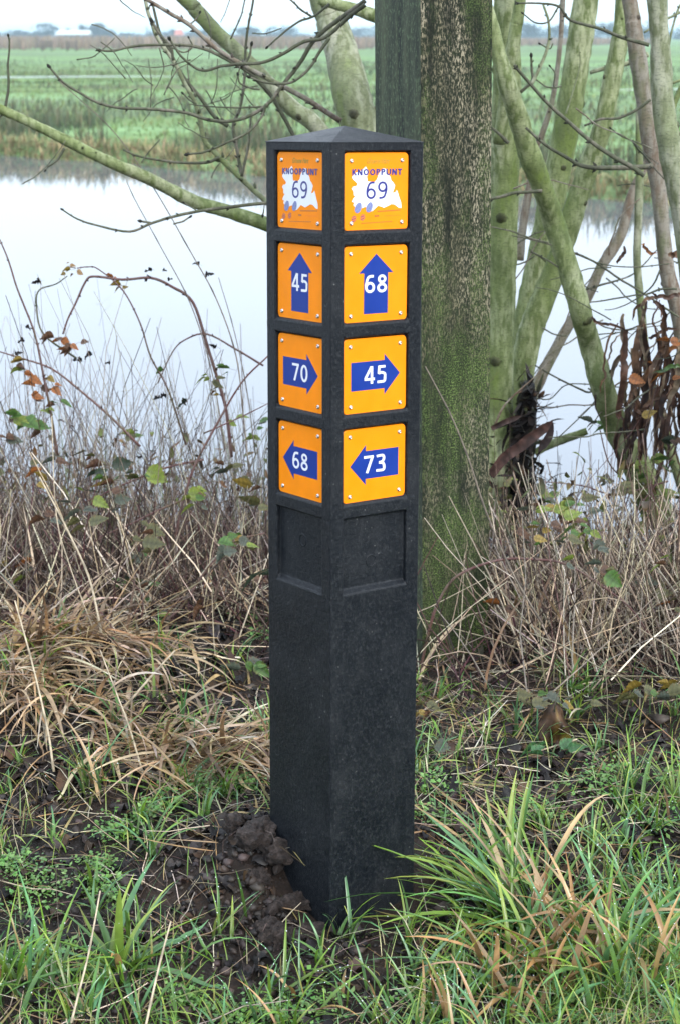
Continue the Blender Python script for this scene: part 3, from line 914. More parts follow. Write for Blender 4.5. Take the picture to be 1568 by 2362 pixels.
# ================================================================== TIMBER POST
def timber_material():
    m, t, b = mat('weathered_mossy_timber')
    tcn = t.nodes.new('ShaderNodeTexCoord')
    fl = noise(t, 300, 5, .75, stretch=(1, 1, .34))         # pale flecks between black pits
    fi = noise(t, 30, 5, .6, stretch=(1, 1, .12)); big = noise(t, 4.5, 4, .6, stretch=(1, 1, .6)); moss = noise(t, 9, 5, .65, stretch=(1, 1, .5)); mf = noise(t, 330, 4, .7)
    base = cramp(t, fi.outputs['Fac'], [(.3, (.004, .006, .004)), (.5, (.013, .019, .009)), (.7, (.035, .04, .02))])
    fleck_c = cramp(t, big.outputs['Fac'], [(.35, (.30, .25, .13)), (.6, (.40, .35, .25))])
    fm0 = cramp(t, fl.outputs['Fac'], [(.51, (0, 0, 0)), (.565, (1, 1, 1))]); fg = cramp(t, fi.outputs['Fac'], [(.38, (.1, .1, .1)), (.54, (1, 1, 1))])
    class _F: pass
    fm = _F(); fm.outputs = {'Color': mixc(t, 1.0, fm0.outputs['Color'], fg.outputs['Color'], 'MULTIPLY')}
    # flecks are dense on the upper part
    sep_ = t.nodes.new('ShaderNodeSeparateXYZ'); t.links.new(tcn.outputs['Object'], sep_.inputs[0])
    up = N(t, 'ShaderNodeMapRange'); up.inputs['From Min'].default_value = .1; up.inputs['From Max'].default_value = 1.25
    up.inputs['To Min'].default_value = .55; up.inputs['To Max'].default_value = 1.0
    t.links.new(sep_.outputs['Z'], up.inputs['Value'])
    f1 = mixc(t, 1.0, fm.outputs['Color'], up.outputs[0], 'MULTIPLY')
    gate = cramp(t, big.outputs['Fac'], [(.40, (.12, .12, .12)), (.58, (1, 1, 1))])
    f1 = mixc(t, 1.0, f1, gate.outputs['Color'], 'MULTIPLY')
    c = mixc(t, f1, base.outputs['Color'], fleck_c.outputs['Color'])
    # moss, thicker low down
    lo = N(t, 'ShaderNodeMapRange'); lo.inputs['From Min'].default_value = 0; lo.inputs['From Max'].default_value = 1.3
    lo.inputs['To Min'].default_value = .11; lo.inputs['To Max'].default_value = -.03
    t.links.new(sep_.outputs['Z'], lo.inputs['Value'])
    ad = t.nodes.new('ShaderNodeMath'); ad.operation = 'ADD'
    t.links.new(moss.outputs['Fac'], ad.inputs[0]); t.links.new(lo.outputs[0], ad.inputs[1])
    mk = cramp(t, ad.outputs[0], [(.48, (0, 0, 0)), (.68, (.85, .85, .85))])
    mcol = cramp(t, mf.outputs['Fac'], [(.40, (.008, .015, .005)), (.52, (.04, .075, .014)), (.62, (.20, .27, .08))])
    mfg = cramp(t, mf.outputs['Fac'], [(.38, (.35, .35, .35)), (.55, (1, 1, 1))])
    mk2 = mixc(t, 1.0, mk.outputs['Color'], mfg.outputs['Color'], 'MULTIPLY')
    c = mixc(t, mk2, c, mcol.outputs['Color'])
    t.links.new(c, b.inputs['Base Color'])
    b.inputs['Roughness'].default_value = .8
    b.inputs['Specular IOR Level'].default_value = .25
    a2 = t.nodes.new('ShaderNodeMath'); a2.operation = 'ADD'
    t.links.new(fl.outputs['Fac'], a2.inputs[0]); t.links.new(fi.outputs['Fac'], a2.inputs[1])
    bump(t, b, a2.outputs[0], .8, .004)
    return m
def timber_smooth():
    m, t, b = mat('green_stained_timber')
    fi = noise(t, 36, 5, .65, stretch=(1, 1, .10)); big = noise(t, 5, 4, .6); sp = noise(t, 260, 4, .75, stretch=(1, 1, .35))
    base = cramp(t, fi.outputs['Fac'], [(.34, (.008, .012, .010)), (.5, (.036, .046, .027)), (.68, (.075, .09, .05))])
    g = cramp(t, sp.outputs['Fac'], [(.52, (0, 0, 0)), (.62, (.7, .7, .7))])
    c = mixc(t, g.outputs['Color'], base.outputs['Color'], (.12, .18, .09))
    t.links.new(c, b.inputs['Base Color']); b.inputs['Roughness'].default_value = .75
    bump(t, b, fi.outputs['Fac'], .6, .003)
    return m
M_TIMBER = timber_material(); M_TIMBER2 = timber_smooth()
TS = .160; TY = math.radians(30.5)
tb = at(973, 1560, 3.215)
tbx = tb.x; tby = 3.215
tz0 = Gs(tbx, tby)-.3
def timber():
    V = []; F = []; MIx = []
    H = 2.5; nz = 90; per = 11
    # perimeter: right face along +x (front), left face along +y; weathered edges
    for k in range(nz+1):
        z = -.3+(H+.3)*k/nz
        ring = []
        for s_ in range(4):
            for j in range(per):
                q = j/per*TS
                x, y = [(q, 0), (TS, q), (TS-q, TS), (0, TS-q)][s_]
                ring.append((x, y))
        for x, y in ring:
            cx, cy = x-TS/2, y-TS/2
            # rounded corners, irregular wear
            ax, ay = abs(cx), abs(cy); r = .006
            ex, ey = max(0, ax-(TS/2-r)), max(0, ay-(TS/2-r))
            w = 1.0
            if ex > 0 and ey > 0:
                d = math.hypot(ex, ey); f = r/max(d, 1e-6)
                if f < 1: cx = math.copysign(TS/2-r+ex*f, cx); cy = math.copysign(TS/2-r+ey*f, cy)
            V.append((cx+TS/2, cy+TS/2, z))
    V = np.array(V)
    nse = (fbm(V[:, 0]*60+V[:, 1]*60, V[:, 2]*12, 41, 3)-.5)*.0028
    cxy = V[:, :2]-TS/2; V[:, :2] += cxy/np.linalg.norm(cxy, axis=1, keepdims=True)*nse[:, None]
    m_ = 4*per
    for k in range(nz):
        for i in range(m_):
            F.append((k*m_+i, k*m_+(i+1) % m_, (k+1)*m_+(i+1) % m_, (k+1)*m_+i)); MIx.append(1 if i >= 3*per else 0)
    F.append(tuple(nz*m_+i for i in range(m_))); MIx.append(0)
    # slanted top
    V[nz*m_:, 2] += V[nz*m_:, 0]*.3
    me = py_mesh('timber_post', V, F, None, False, [M_TIMBER, M_TIMBER2])
    me.polygons.foreach_set('material_index', np.array(MIx, dtype=np.int32))
    return me
tp = link('timber_post', timber(), None, 'thick square weathered timber post covered in green moss behind the waymarker', 'post')
tp.matrix_world = Matrix.Translation((tbx, tby, Gs(tbx, tby))) @ Matrix.Rotation(math.radians(-.9), 4, 'Y') @ Matrix.Rotation(TY, 4, 'Z')

# ================================================================== TREES
def limb_points(pts, Yd, off=(0, 0, 1)):
    P, R = [], []
    for p in pts:
        px, py = p[0], p[1]
        r = p[2]
        y = p[3] if len(p) > 3 else Yd
        w = at(px, py, y)
        P.append(w); R.append(r/FD*((w-Vector((0, 0, CAMZ))).length)*.985)
    return P, R
def add_limb(tree, name, pts, Yd, material=None, extend=True, sides=10, bud=False, knots=0, m=6, seed=None, wob=.0):
    """pts: (px, py, radius px[, distance]) from the top/tip downwards"""
    seed = seed if seed is not None else len(bpy.data.objects)
    r2 = np.random.default_rng(seed)
    P, R = limb_points(pts, Yd)
    P = [np.array(p) for p in P]
    if extend and pts[0][1] < 40:
        d = P[0]-P[1]; d /= np.linalg.norm(d)
        L = .85 if pts[0][2] > 12 else .4
        q1 = P[0]+d*L*.5+r2.normal(0, .02, 3); q2 = P[0]+d*L+r2.normal(0, .05, 3)
        P = [q2, q1]+P; R = [R[0]*.35, R[0]*.75]+R
    PR = np.column_stack([np.array(P), np.array(R)])
    C = catmull(PR, m)
    p, r = C[:, :3], np.maximum(C[:, 3], .0004)
    # small irregularities, swellings at nodes
    L = np.concatenate([[0], np.cumsum(np.linalg.norm(np.diff(p, axis=0), axis=1))])
    if knots:
        for k in range(knots):
            c = r2.uniform(.05, .95)*L[-1]
            r = r*(1+r2.uniform(.04, .12)*np.exp(-((L-c)/(r.mean()*1.2))**2))
    if wob: p = p + np.cumsum(r2.normal(0, wob, p.shape), 0)*.3
    col = np.ones((len(p), 3))*(1+r2.normal(0, .04, (len(p), 1)))
    if bud:
        # dark swollen bud at the tip
        d = p[0]-p[1]; d /= np.linalg.norm(d); rb = r[0]
        ext = [p[0]+d*rb*k for k in (5, 3.6, 2.0, .6)]
        p = np.vstack([ext, p]); r = np.concatenate([[rb*.3, rb*1.35, rb*1.55, rb*.95], r])
        col = np.vstack([np.full((4, 3), .16), col])
    V, F, Cc = tube(p, r, sides, col, rough=.03 if r.mean() > .004 else .05, seed=seed)
    parts_ = [(V, F, Cc)]
    # leaf scars / buds along twigs, branch scars on stems
    total = L[-1]
    if r.mean() < .006:
        cnt = int(total/.055)
        for k in range(cnt):
            c = (k+r2.uniform(.2, .8))/cnt; i = min(len(p)-2, int(c*(len(p)-1)))
            base = p[i]; t_ = p[i+1]-p[i]; t_ /= np.linalg.norm(t_)+1e-9
            for sgn in (1, -1):
                q = np.cross(t_, r2.normal(0, 1, 3)); q /= np.linalg.norm(q)+1e-9
                e1 = base+q*(r[i]*1.0)-t_*r[i]*.2; e2 = e1+(q*.8-t_*.7)*r[i]*1.5
                parts_.append(tube([base, e1, e2], [r[i]*.7, r[i]*.75, r[i]*.2], 4, np.full((3, 3), .35), seed=k))
    else:
        cnt = int(total/.34)
        for k in range(cnt):
            i = int(r2.uniform(.08, .95)*(len(p)-1)); base = p[i]; t_ = p[min(i+1, len(p)-1)]-p[i-1]; t_ /= np.linalg.norm(t_)+1e-9
            q = r2.normal(0, 1, 3)+np.array([0, -1.0, 0]); q = q-t_*np.dot(q, t_); q /= np.linalg.norm(q)
            rr = r[i]*r2.uniform(.13, .34)
            parts_.append(tube([base+q*r[i]*.8, base+q*r[i]*1.02, base+q*(r[i]*1.0+rr*.35)], [rr*1.7, rr*1.15, rr*.55], 7,
                               np.array([[.8, .85, .8], [.45, .42, .4], [.22, .2, .2]]), rough=.1, seed=k))
    Vs, Fs, Cs, o_ = [], [], [], 0
    for v, f, c in parts_:
        Vs.append(v); Fs += [tuple(q+o_ for q in ff) for ff in f]; Cs.append(c); o_ += len(v)
    V = np.concatenate(Vs)-np.array(tree.location)
    me = py_mesh(name, V, clean_faces(Fs), np.concatenate(Cs), True, [material or M_BARK])
    return link(name, me, tree)
def z4(l): return [(p[0]/2, p[1]/2, p[2]*.5)+tuple(p[3:]) for p in l]          # left enlargement
def z5(l): return [(784+p[0]/2, p[1]/2, p[2]*.5)+tuple(p[3:]) for p in l]      # right enlargement
def z7(l): return [(961.7+p[0]/2.586, 543.6+p[1]/2.586, p[2]/2.586)+tuple(p[3:]) for p in l]
def rr_(l, r):                                                                  # give every point of a twig the radius r
    r0, r1 = r if isinstance(r, tuple) else (r, r)
    n = len(l)
    return [(p[0], p[1], r0+(r1-r0)*i/(n-1))+tuple(p[2:]) for i, p in enumerate(l)]

# --- the many stemmed tree behind the waymarker and timber post
g0 = at(975, 1290, 4.05)
T1 = empty('alder_tree', (g0.x, g0.y, Gs(g0.x, g0.y)), 'bare grey tree with stems fanning out to the left behind the black post', 'tree')
add_limb(T1, 'trunk', [(738, -20, 26, 4.3), (765, 50, 33, 4.3), (795, 150, 38, 4.25), (817, 250, 42, 4.2), (838, 330, 44, 4.2), (880, 600, 46, 4.15), (930, 900, 50, 4.1), (960, 1180, 56, 4.05), (970, 1330, 62, 4.0)], 4.2, M_BARK_GREY, sides=18, knots=6)
add_limb(T1, 'stem', [(420, -10, 16, 4.0), (450, 20, 17, 4.0), (500, 75, 17, 4.0), (565, 135, 17, 4.0), (625, 200, 18, 4.0), (675, 250, 19, 4.0), (740, 305, 20, 4.0), (830, 480, 24, 4.05), (900, 800, 28, 4.1), (955, 1180, 30, 4.05)], 4.0, M_BARK_GREY, sides=14, knots=8)
add_limb(T1, 'stem', [(-60, 225, 9, 3.7), (0, 251, 11, 3.7), (75, 285, 11, 3.7), (165, 330, 12, 3.7), (250, 372, 13, 3.7), (350, 415, 14, 3.75), (450, 465, 15, 3.8), (550, 495, 16, 3.8), (650, 535, 17, 3.8), (800, 640, 20, 3.85), (920, 950, 25, 3.95), (960, 1190, 28, 4.05)], 3.8, M_BARK, extend=False, sides=14, knots=10)
tw = [
 ([(42, 172), (45, 220), (38, 300), (40, 400), (24, 500)], (3.5, 7), 3.7, True, z4),
 ([(215, 782), (230, 765), (265, 740), (300, 685)], (3, 7), 3.7, True, z4),
 ([(640, -30), (670, -5), (780, 60), (880, 120), (1000, 225), (1120, 300), (1250, 370), (1400, 450), (1568, 560)], (8, 13), 3.6, False, z4),
 ([(672, 0), (700, 100), (730, 180), (800, 280), (850, 380), (900, 470), (930, 560), (950, 650), (1010, 720), (1100, 810), (1225, 925), (1330, 1020)], (8, 14), 3.75, False, z4),
 ([(706, 20), (740, 150), (775, 210), (830, 320), (880, 390), (930, 450), (1000, 540), (1060, 580)], (6, 10), 3.78, False, z4),
 ([(708, 108), (740, 160), (790, 220), (800, 280)], (6, 7), 3.7, True, z4),
 ([(235, 315), (290, 375), (360, 420), (450, 470), (560, 495), (700, 500), (850, 515), (950, 545), (1050, 555), (1150, 530), (1240, 470), (1300, 390), (1380, 290), (1450, 180), (1568, 80), (1680, 0)], (5, 11), 3.5, True, z4),
 ([(470, 232), (520, 235), (620, 215), (750, 210), (880, 215), (970, 240), (1060, 285), (1150, 340), (1230, 420), (1290, 510), (1350, 620), (1400, 720)], (5, 10), 3.6, True, z4),
 ([(790, 190), (840, 260), (900, 310), (950, 325), (1020, 305), (1100, 295), (1200, 290), (1300, 250), (1400, 190), (1500, 170), (1600, 80), (1680, 20)], (5, 10), 3.45, True, z4),
 ([(1240, 212), (1310, 150), (1380, 100), (1450, 75), (1520, 20)], (4, 6), 3.6, True, z4),
 ([(1160, 358), (1230, 380), (1340, 380), (1420, 320), (1470, 240), (1515, 175)], (5, 8), 3.42, True, z4),
 ([(295, 970), (360, 1010), (450, 1040), (600, 1068), (700, 1030), (800, 1000), (950, 970), (1225, 938), (1400, 925)], (3.5, 9), 3.5, True, z4),
 ([(875, 712), (950, 700), (1050, 660), (1150, 610), (1210, 540), (1232, 480)], (5, 6), 3.48, True, z4),
 ([(570, 690), (640, 720), (750, 740), (820, 750), (950, 750), (1010, 725)], (4, 8), 3.74, False, z4),
 ([(1172, -10), (1150, 100), (1135, 200), (1130, 350), (1110, 500), (1075, 580), (1090, 680), (1110, 790), (1112, 830)], (5, 9), 3.9, False, z4),
 ([(1160, 535), (1150, 620), (1145, 680), (1115, 815)], (4, 7), 3.7, False, z4),
 ([(870, 480), (960, 490), (1100, 495), (1240, 490)], (2.5, 5), 3.55, False, z4),
 ([(1100, 352), (1110, 385), (1160, 405), (1200, 410)], (4, 4.5), 3.45, True, z4),
 ([(920, 65), (905, 88), (875, 115)], (3.5, 4), 3.6, True, z4),
 ([(875, 180), (890, 215), (850, 240), (790, 215)], (3, 4), 3.6, True, z4),
 ([(1330, -10), (1380, 40), (1440, 80)], (4, 5), 3.6, False, z4),
 ([(1160, 215), (1150, 265), (1120, 300)], (5, 6), 3.58, True, z4),
 ([(1300, 130), (1230, 155), (1165, 155)], (3, 3), 3.9, False, z4),
 ([(1130, 0), (1110, 80), (1065, 180)], (3, 4), 3.9, False, z4),
 ([(850, 435), (880, 465), (910, 480)], (3.5, 4), 3.7, True, z4),
 ([(855, 938), (905, 968)], (3, 4), 3.5, True, z4),
 ([(872, 1005), (845, 1022), (800, 1035)], (4, 4), 3.5, True, z4),
 ([(660, 1022), (700, 1028)], (5, 5), 3.5, True, z4),
 ([(740, 645), (690, 700), (655, 750)], (2.5, 3), 3.7, False, z4),
 ([(1005, 270), (1000, 400), (975, 475)], (2, 3), 3.8, False, z4),
 ([(1215, 985), (1218, 970), (1222, 945)], (4, 2), 3.5, True, z4),
 ([(-20, 560), (10, 530), (28, 500)], (3, 6), 3.7, True, z4),
]
for l, r, y, bd, zf in tw:
    q = zf(rr_(l, r))
    add_limb(T1, 'twig', q, y, M_BARK_BROWN if (l[0][0] == 640) else (M_TWIG if r[1] < 13 else M_BARK_GREY), sides=7, bud=bd, m=5, wob=.0006, extend=(l[0][1] <= 0))
add_limb(T1, 'branch', [(735, 0, 10, 4.0), (790, 14, 13, 4.0), (850, 32, 14, 4.0), (930, 60, 16, 4.0), (1060, 120, 18, 4.1)], 4.0, M_BARK, sides=10, extend=False, knots=3)

# --- right hand stool
g0 = at(1180, 1190, 4.1)
T2 = empty('coppiced_tree', (g0.x, g0.y, Gs(g0.x, g0.y)), 'green stemmed coppiced tree just right of the timber post', 'tree')
add_limb(T2, 'stem', [(1166, -10, 27), (1167, 100, 30), (1168, 200, 32), (1163, 400, 32), (1158, 600, 32), (1152, 800, 32), (1147, 950, 35), (1143, 1080, 38), (1143, 1230, 42)], 4.0, M_BARK, sides=18, knots=7)
add_limb(T2, 'stem', [(1200, -10, 13, 3.9), (1189, 60, 15, 3.9), (1178, 130, 15, 3.9), (1166, 210, 14, 3.92), (1150, 330, 15, 3.95)], 3.9, M_BARK, sides=12, knots=4)
add_limb(T2, 'stem', [(1352, -10, 28), (1339, 75, 28), (1324, 175, 29), (1304, 300, 30), (1284, 400, 30), (1262, 500, 28), (1240, 590, 25), (1217, 690, 23), (1200, 790, 22), (1188, 900, 24), (1172, 1050, 30), (1165, 1200, 34)], 4.35, M_BARK, sides=18, knots=7)
add_limb(T2, 'stem', [(1432, -10, 13, 4.1), (1431, 75, 19, 4.1), (1407, 200, 20, 4.1), (1386, 300, 22, 4.1), (1351, 400, 23, 4.12), (1325, 475, 24, 4.12), (1302, 550, 25, 4.12), (1279, 621, 26, 4.12), (1248, 698, 28, 4.12), (1219, 776, 29, 4.12), (1203, 865, 27, 4.12), (1190, 960, 28, 4.12), (1176, 1080, 34, 4.12), (1170, 1220, 38, 4.12)], 4.1, M_BARK, sides=18, knots=8)
add_limb(T2, 'branch', [(1297, -10, 6), (1291, 100, 5.5), (1274, 225, 6), (1249, 310, 7), (1234, 350, 7), (1205, 520, 10), (1195, 600, 12)], 4.25, M_BARK_BROWN, sides=8)
add_limb(T2, 'stump', [(1219, 885, 12, 3.95), (1213, 925, 20, 3.97), (1206, 985, 24, 4.0), (1200, 1060, 26, 4.0), (1196, 1180, 30, 4.0)], 4.0, None, sides=14, extend=False, knots=14, seed=3, wob=.003)
bpy.data.objects['stump'].data.materials[0] = M_LITTER
a_ = bpy.data.objects['stump'].data.color_attributes['col']
cc = np.ones((len(a_.data), 4), dtype=np.float32); cc[:, :3] = (.012, .010, .009); a_.data.foreach_set('color', cc.ravel())
nl = 170; rq = np.random.default_rng(3); tq = rq.random(nl)
c0_ = np.array(at(1219, 880, 3.93)); c1_ = np.array(at(1190, 1190, 3.95))
rt_ = c0_+(c1_-c0_)*tq[:, None]+rq.normal(0, 1, (nl, 3))*np.array([.022, .02, .012])*(.6+tq[:, None]*1.2)
Vq, Fq, Cq = ribbons(rt_, rq.uniform(0, 6.28, nl), rq.uniform(.4, 2.6, nl), rq.uniform(-1, 1, nl), rq.uniform(.02, .07, nl), rq.uniform(.008, .022, nl), 4,
                     np.full((nl, 3), 1.)*np.array([.012, .010, .010]), np.repeat(np.array([[.03, .02, .015], [.012, .01, .01], [.06, .07, .02], [.02, .014, .012], [.10, .05, .02]]), 34, 0), across=3, clamp=False)
child_mesh('dead_leaves', Vq, Fq, T2, Cq, False, [M_LITTER], kind='stuff')
add_limb(T2, 'log', z7([(1010, 1165, 22), (960, 1185, 24), (900, 1205, 26), (830, 1230, 27), (760, 1260, 26), (700, 1300, 22)]), 4.0, M_BARK, sides=10, extend=False)
# --- leaning stem
g0 = at(1500, 1140, 3.95)
T3 = empty('leaning_tree', (g0.x, g0.y, Gs(g0.x, g0.y)), 'slender green tree leaning left across the water, its foot at the right', 'tree')
add_limb(T3, 'trunk', [(1100, -60, 8, 3.7), (1128, 30, 12, 3.7), (1149, 125, 16, 3.7), (1174, 210, 20, 3.7), (1197, 280, 22, 3.72), (1218, 350, 23, 3.74), (1247, 425, 24, 3.76), (1272, 500, 25, 3.8), (1290, 555, 24.5, 3.8), (1313, 629, 24.5, 3.8), (1338, 718, 25, 3.8), (1360, 795, 25, 3.85), (1388, 892, 26, 3.85), (1418, 977, 28, 3.9), (1453, 1046, 31, 3.9), (1490, 1120, 34, 3.93), (1520, 1200, 38, 3.95)], 3.8, M_BARK, sides=20, knots=12)
add_limb(T3, 'twig', z5(rr_([(880, 268), (882, 320), (885, 370), (860, 400), (830, 425)], (5, 8))), 3.72, M_TWIG, sides=7, bud=True)
add_limb(T3, 'twig', z5(rr_([(696, 588), (735, 620), (775, 660)], (6, 9))), 3.7, M_TWIG, sides=7)
add_limb(T3, 'twig', z5(rr_([(640, 920), (700, 915), (750, 905), (800, 890), (870, 885), (930, 880)], (7, 8))), 3.7, M_TWIG, sides=7)
add_limb(T3, 'twig', z5(rr_([(690, 1045), (760, 1060), (800, 1070), (880, 1100), (960, 1120)], (3, 5))), 3.72, M_TWIG, sides=6)
add_limb(T3, 'twig', z7(rr_([(560, 0), (640, 15), (740, 40), (800, 55)], (3, 5))), 3.72, M_TWIG, sides=6)
# --- right slender trees
g0 = at(1600, 1130, 3.9)
T4 = empty('slender_tree', (g0.x, g0.y, Gs(g0.x, g0.y)), 'thin brownish tree with bent trunk near the right edge', 'tree')
add_limb(T4, 'trunk', [(1449, -10, 17), (1460, 60, 18), (1469, 125, 19), (1484, 225, 19), (1504, 350, 19), (1519, 450, 17), (1530, 563, 17), (1540, 640, 17), (1557, 698, 17), (1578, 800, 19), (1598, 950, 22), (1612, 1150, 26)], 3.9, M_BARK_BROWN, sides=16, knots=12)
add_limb(T4, 'branch', z5(rr_([(800, 300), (870, 380), (950, 470), (1050, 560), (1150, 650), (1250, 720), (1340, 770), (1400, 815)], (7, 12))), 3.55, M_TWIG, sides=8, m=6, wob=.0005)
add_limb(T4, 'branch', z5(rr_([(855, 590), (950, 670), (1050, 730), (1110, 765), (1200, 775), (1400, 770), (1440, 765)], (6, 14))), 3.6, M_TWIG, sides=8, wob=.0005)
add_limb(T4, 'twig', z5(rr_([(825, 15), (930, 15), (1010, 30), (1060, 90), (1200, 130), (1300, 170), (1425, 205)], (4, 9))), 3.5, M_TWIG, sides=7, bud=True, wob=.0005, extend=False)
add_limb(T4, 'twig', z5(rr_([(845, 65), (900, 105), (960, 100), (1000, 40), (1015, 20)], (3, 5))), 3.55, M_TWIG, sides=6, bud=True, extend=False)
add_limb(T4, 'twig', z5(rr_([(935, 20), (960, 100), (960, 200), (920, 310), (880, 390)], (5, 9))), 3.65, M_BARK_GREY, sides=7, extend=False)
add_limb(T4, 'twig', z5(rr_([(1100, 220), (1105, 300), (1070, 430), (1040, 525)], (3, 4))), 3.6, M_BARK_GREY, sides=6)
add_limb(T4, 'twig', z5(rr_([(1125, 580), (1200, 550), (1280, 545), (1360, 510), (1430, 460)], (5, 7))), 3.8, M_TWIG, sides=6)
add_limb(T4, 'twig', z5(rr_([(1250, 595), (1300, 630), (1390, 665), (1440, 690)], (3, 4))), 3.75, M_TWIG, sides=6, bud=True)
add_limb(T4, 'twig', z5(rr_([(1150, 335), (1230, 312), (1330, 290), (1420, 250)], (9, 12))), 4.2, M_BARK_GREY, sides=8)
add_limb(T4, 'twig', z5(rr_([(925, 205), (965, 225), (980, 200)], (3, 3.5))), 3.65, M_TWIG, sides=6, bud=True)
add_limb(T4, 'twig', z5(rr_([(970, 310), (990, 340), (985, 400), (1020, 398)], (3, 4))), 3.7, M_TWIG, sides=6, bud=True)
add_limb(T4, 'twig', z5(rr_([(900, 365), (950, 400), (1000, 405)], (3, 4))), 3.7, M_TWIG, sides=6)
g0 = at(1640, 1100, 3.6)
T5 = empty('slender_tree', (g0.x, g0.y, Gs(g0.x, g0.y)), 'smooth grey green tree cut by the right edge of the picture', 'tree')
add_limb(T5, 'trunk', [(1514, -10, 21), (1521, 100, 21), (1529, 250, 25), (1552, 375, 28), (1572, 470, 28), (1592, 600, 29), (1612, 800, 32), (1630, 1100, 38)], 3.6, M_BARK_GREY, sides=18, knots=10)
add_limb(T5, 'twig', z5(rr_([(1600, 40), (1540, 70), (1480, 100), (1400, 150)], (7, 5))), 3.7, M_BARK_GREY, sides=7, extend=False)
add_limb(T5, 'twig', z5(rr_([(1568, 20), (1545, 80), (1515, 220), (1530, 350)], (5, 5))), 3.7, M_BARK_GREY, sides=6, extend=False)
add_limb(T5, 'twig', z5(rr_([(1568, 370), (1510, 390), (1490, 400)], (6, 7))), 3.65, M_BARK_GREY, sides=6)
add_limb(T5, 'twig', z5(rr_([(1640, 300), (1560, 430), (1530, 520), (1520, 540)], (14, 9))), 3.7, M_BARK, sides=8)
g0 = at(1560, 1100, 4.0)
T6 = empty('grey_sapling', (g0.x, g0.y, Gs(g0.x, g0.y)), 'thin pale grey sapling between the leaning trunk and the right edge', 'tree')
add_limb(T6, 'trunk', [(1478, 200, 4), (1471, 270, 6), (1474, 400, 9), (1471, 500, 9), (1468, 585, 9), (1472, 660, 9), (1480, 737, 9.5), (1492, 853, 10), (1515, 930, 11), (1542, 1027, 12), (1575, 1130, 13)], 4.05, M_BARK_GREY, sides=12, knots=8)
g0 = at(1205, 1180, 4.2)
T7 = empty('brown_sapling', (g0.x, g0.y, Gs(g0.x, g0.y)), 'thin brown sapling slanting up to the right behind the leaning trunk', 'tree')
add_limb(T7, 'trunk', [(1500, 360, 8), (1459, 440, 10), (1430, 543, 12), (1387, 613, 12), (1356, 679, 12), (1310, 752, 12), (1271, 822, 13), (1240, 884, 14), (1221, 930, 14), (1205, 1100, 16), (1200, 1200, 18)], 4.2, M_BARK_BROWN, sides=12, knots=8)
for l, r, y in [([(910, 95), (1050, 150), (1200, 250), (1350, 340), (1500, 440), (1568, 480)], (7, 6), 3.8), ([(910, 95), (1100, 170), (1300, 190), (1500, 170)], (4, 4), 3.8),
                ([(700, 775), (850, 860), (1000, 930), (1040, 930)], (5, 8), 4.0), ([(710, 970), (790, 970), (880, 890), (1000, 880), (1200, 900)], (4, 4), 4.0),
                ([(570, 180), (640, 160), (700, 120)], (5, 5), 4.1), ([(1070, 590), (1200, 580), (1300, 560), (1450, 540)], (4, 3), 3.9), ([(1230, 1000), (1100, 960), (1020, 1040), (850, 1200)], (3, 4), 3.9),
                ([(1300, 760), (1250, 640), (1330, 540), (1250, 560), (1120, 540), (1040, 480)], (3, 5), 3.8), ([(745, 550), (820, 590), (900, 600)], (5, 5), 4.0)]:
    add_limb(T7, 'twig', z7(rr_(l, r)), y, M_TWIG, sides=6, extend=False, wob=.001)

r4 = random.Random(77)
for k in range(34):
    tree_ = (T4, T6, T7, T3)[k % 4]
    x0, y0 = r4.uniform(1180, 1590), r4.uniform(360, 1080); q = [(x0, y0)]
    a = r4.uniform(-.9, .6) if r4.random() < .5 else r4.uniform(2.4, 4.0)
    for j in range(r4.randint(4, 7)):
        a += r4.uniform(-.35, .35); L_ = r4.uniform(22, 48); q.append((q[-1][0]+L_*math.cos(a), q[-1][1]+L_*math.sin(a)))
    add_limb(tree_, 'twig', rr_(q, (r4.uniform(.8, 1.4), r4.uniform(1.6, 3.0))), r4.uniform(3.65, 4.2), r4.choice([M_TWIG, M_BARK_BROWN, M_TWIG]), sides=5, extend=False, wob=.0012, m=4)
for k in range(26):
    x0, y0 = r4.uniform(150, 560), r4.uniform(40, 330); q = [(x0, y0)]; a = r4.uniform(0, 6.28)
    for j in range(4):
        a += r4.uniform(-.4, .4); L_ = r4.uniform(14, 40); q.append((q[-1][0]+L_*math.cos(a), q[-1][1]+L_*math.sin(a)))
    add_limb(T1, 'twig', rr_(q, (.8, 1.6)), r4.uniform(3.5, 3.9), M_TWIG, sides=5, extend=False, wob=.0012, m=4)

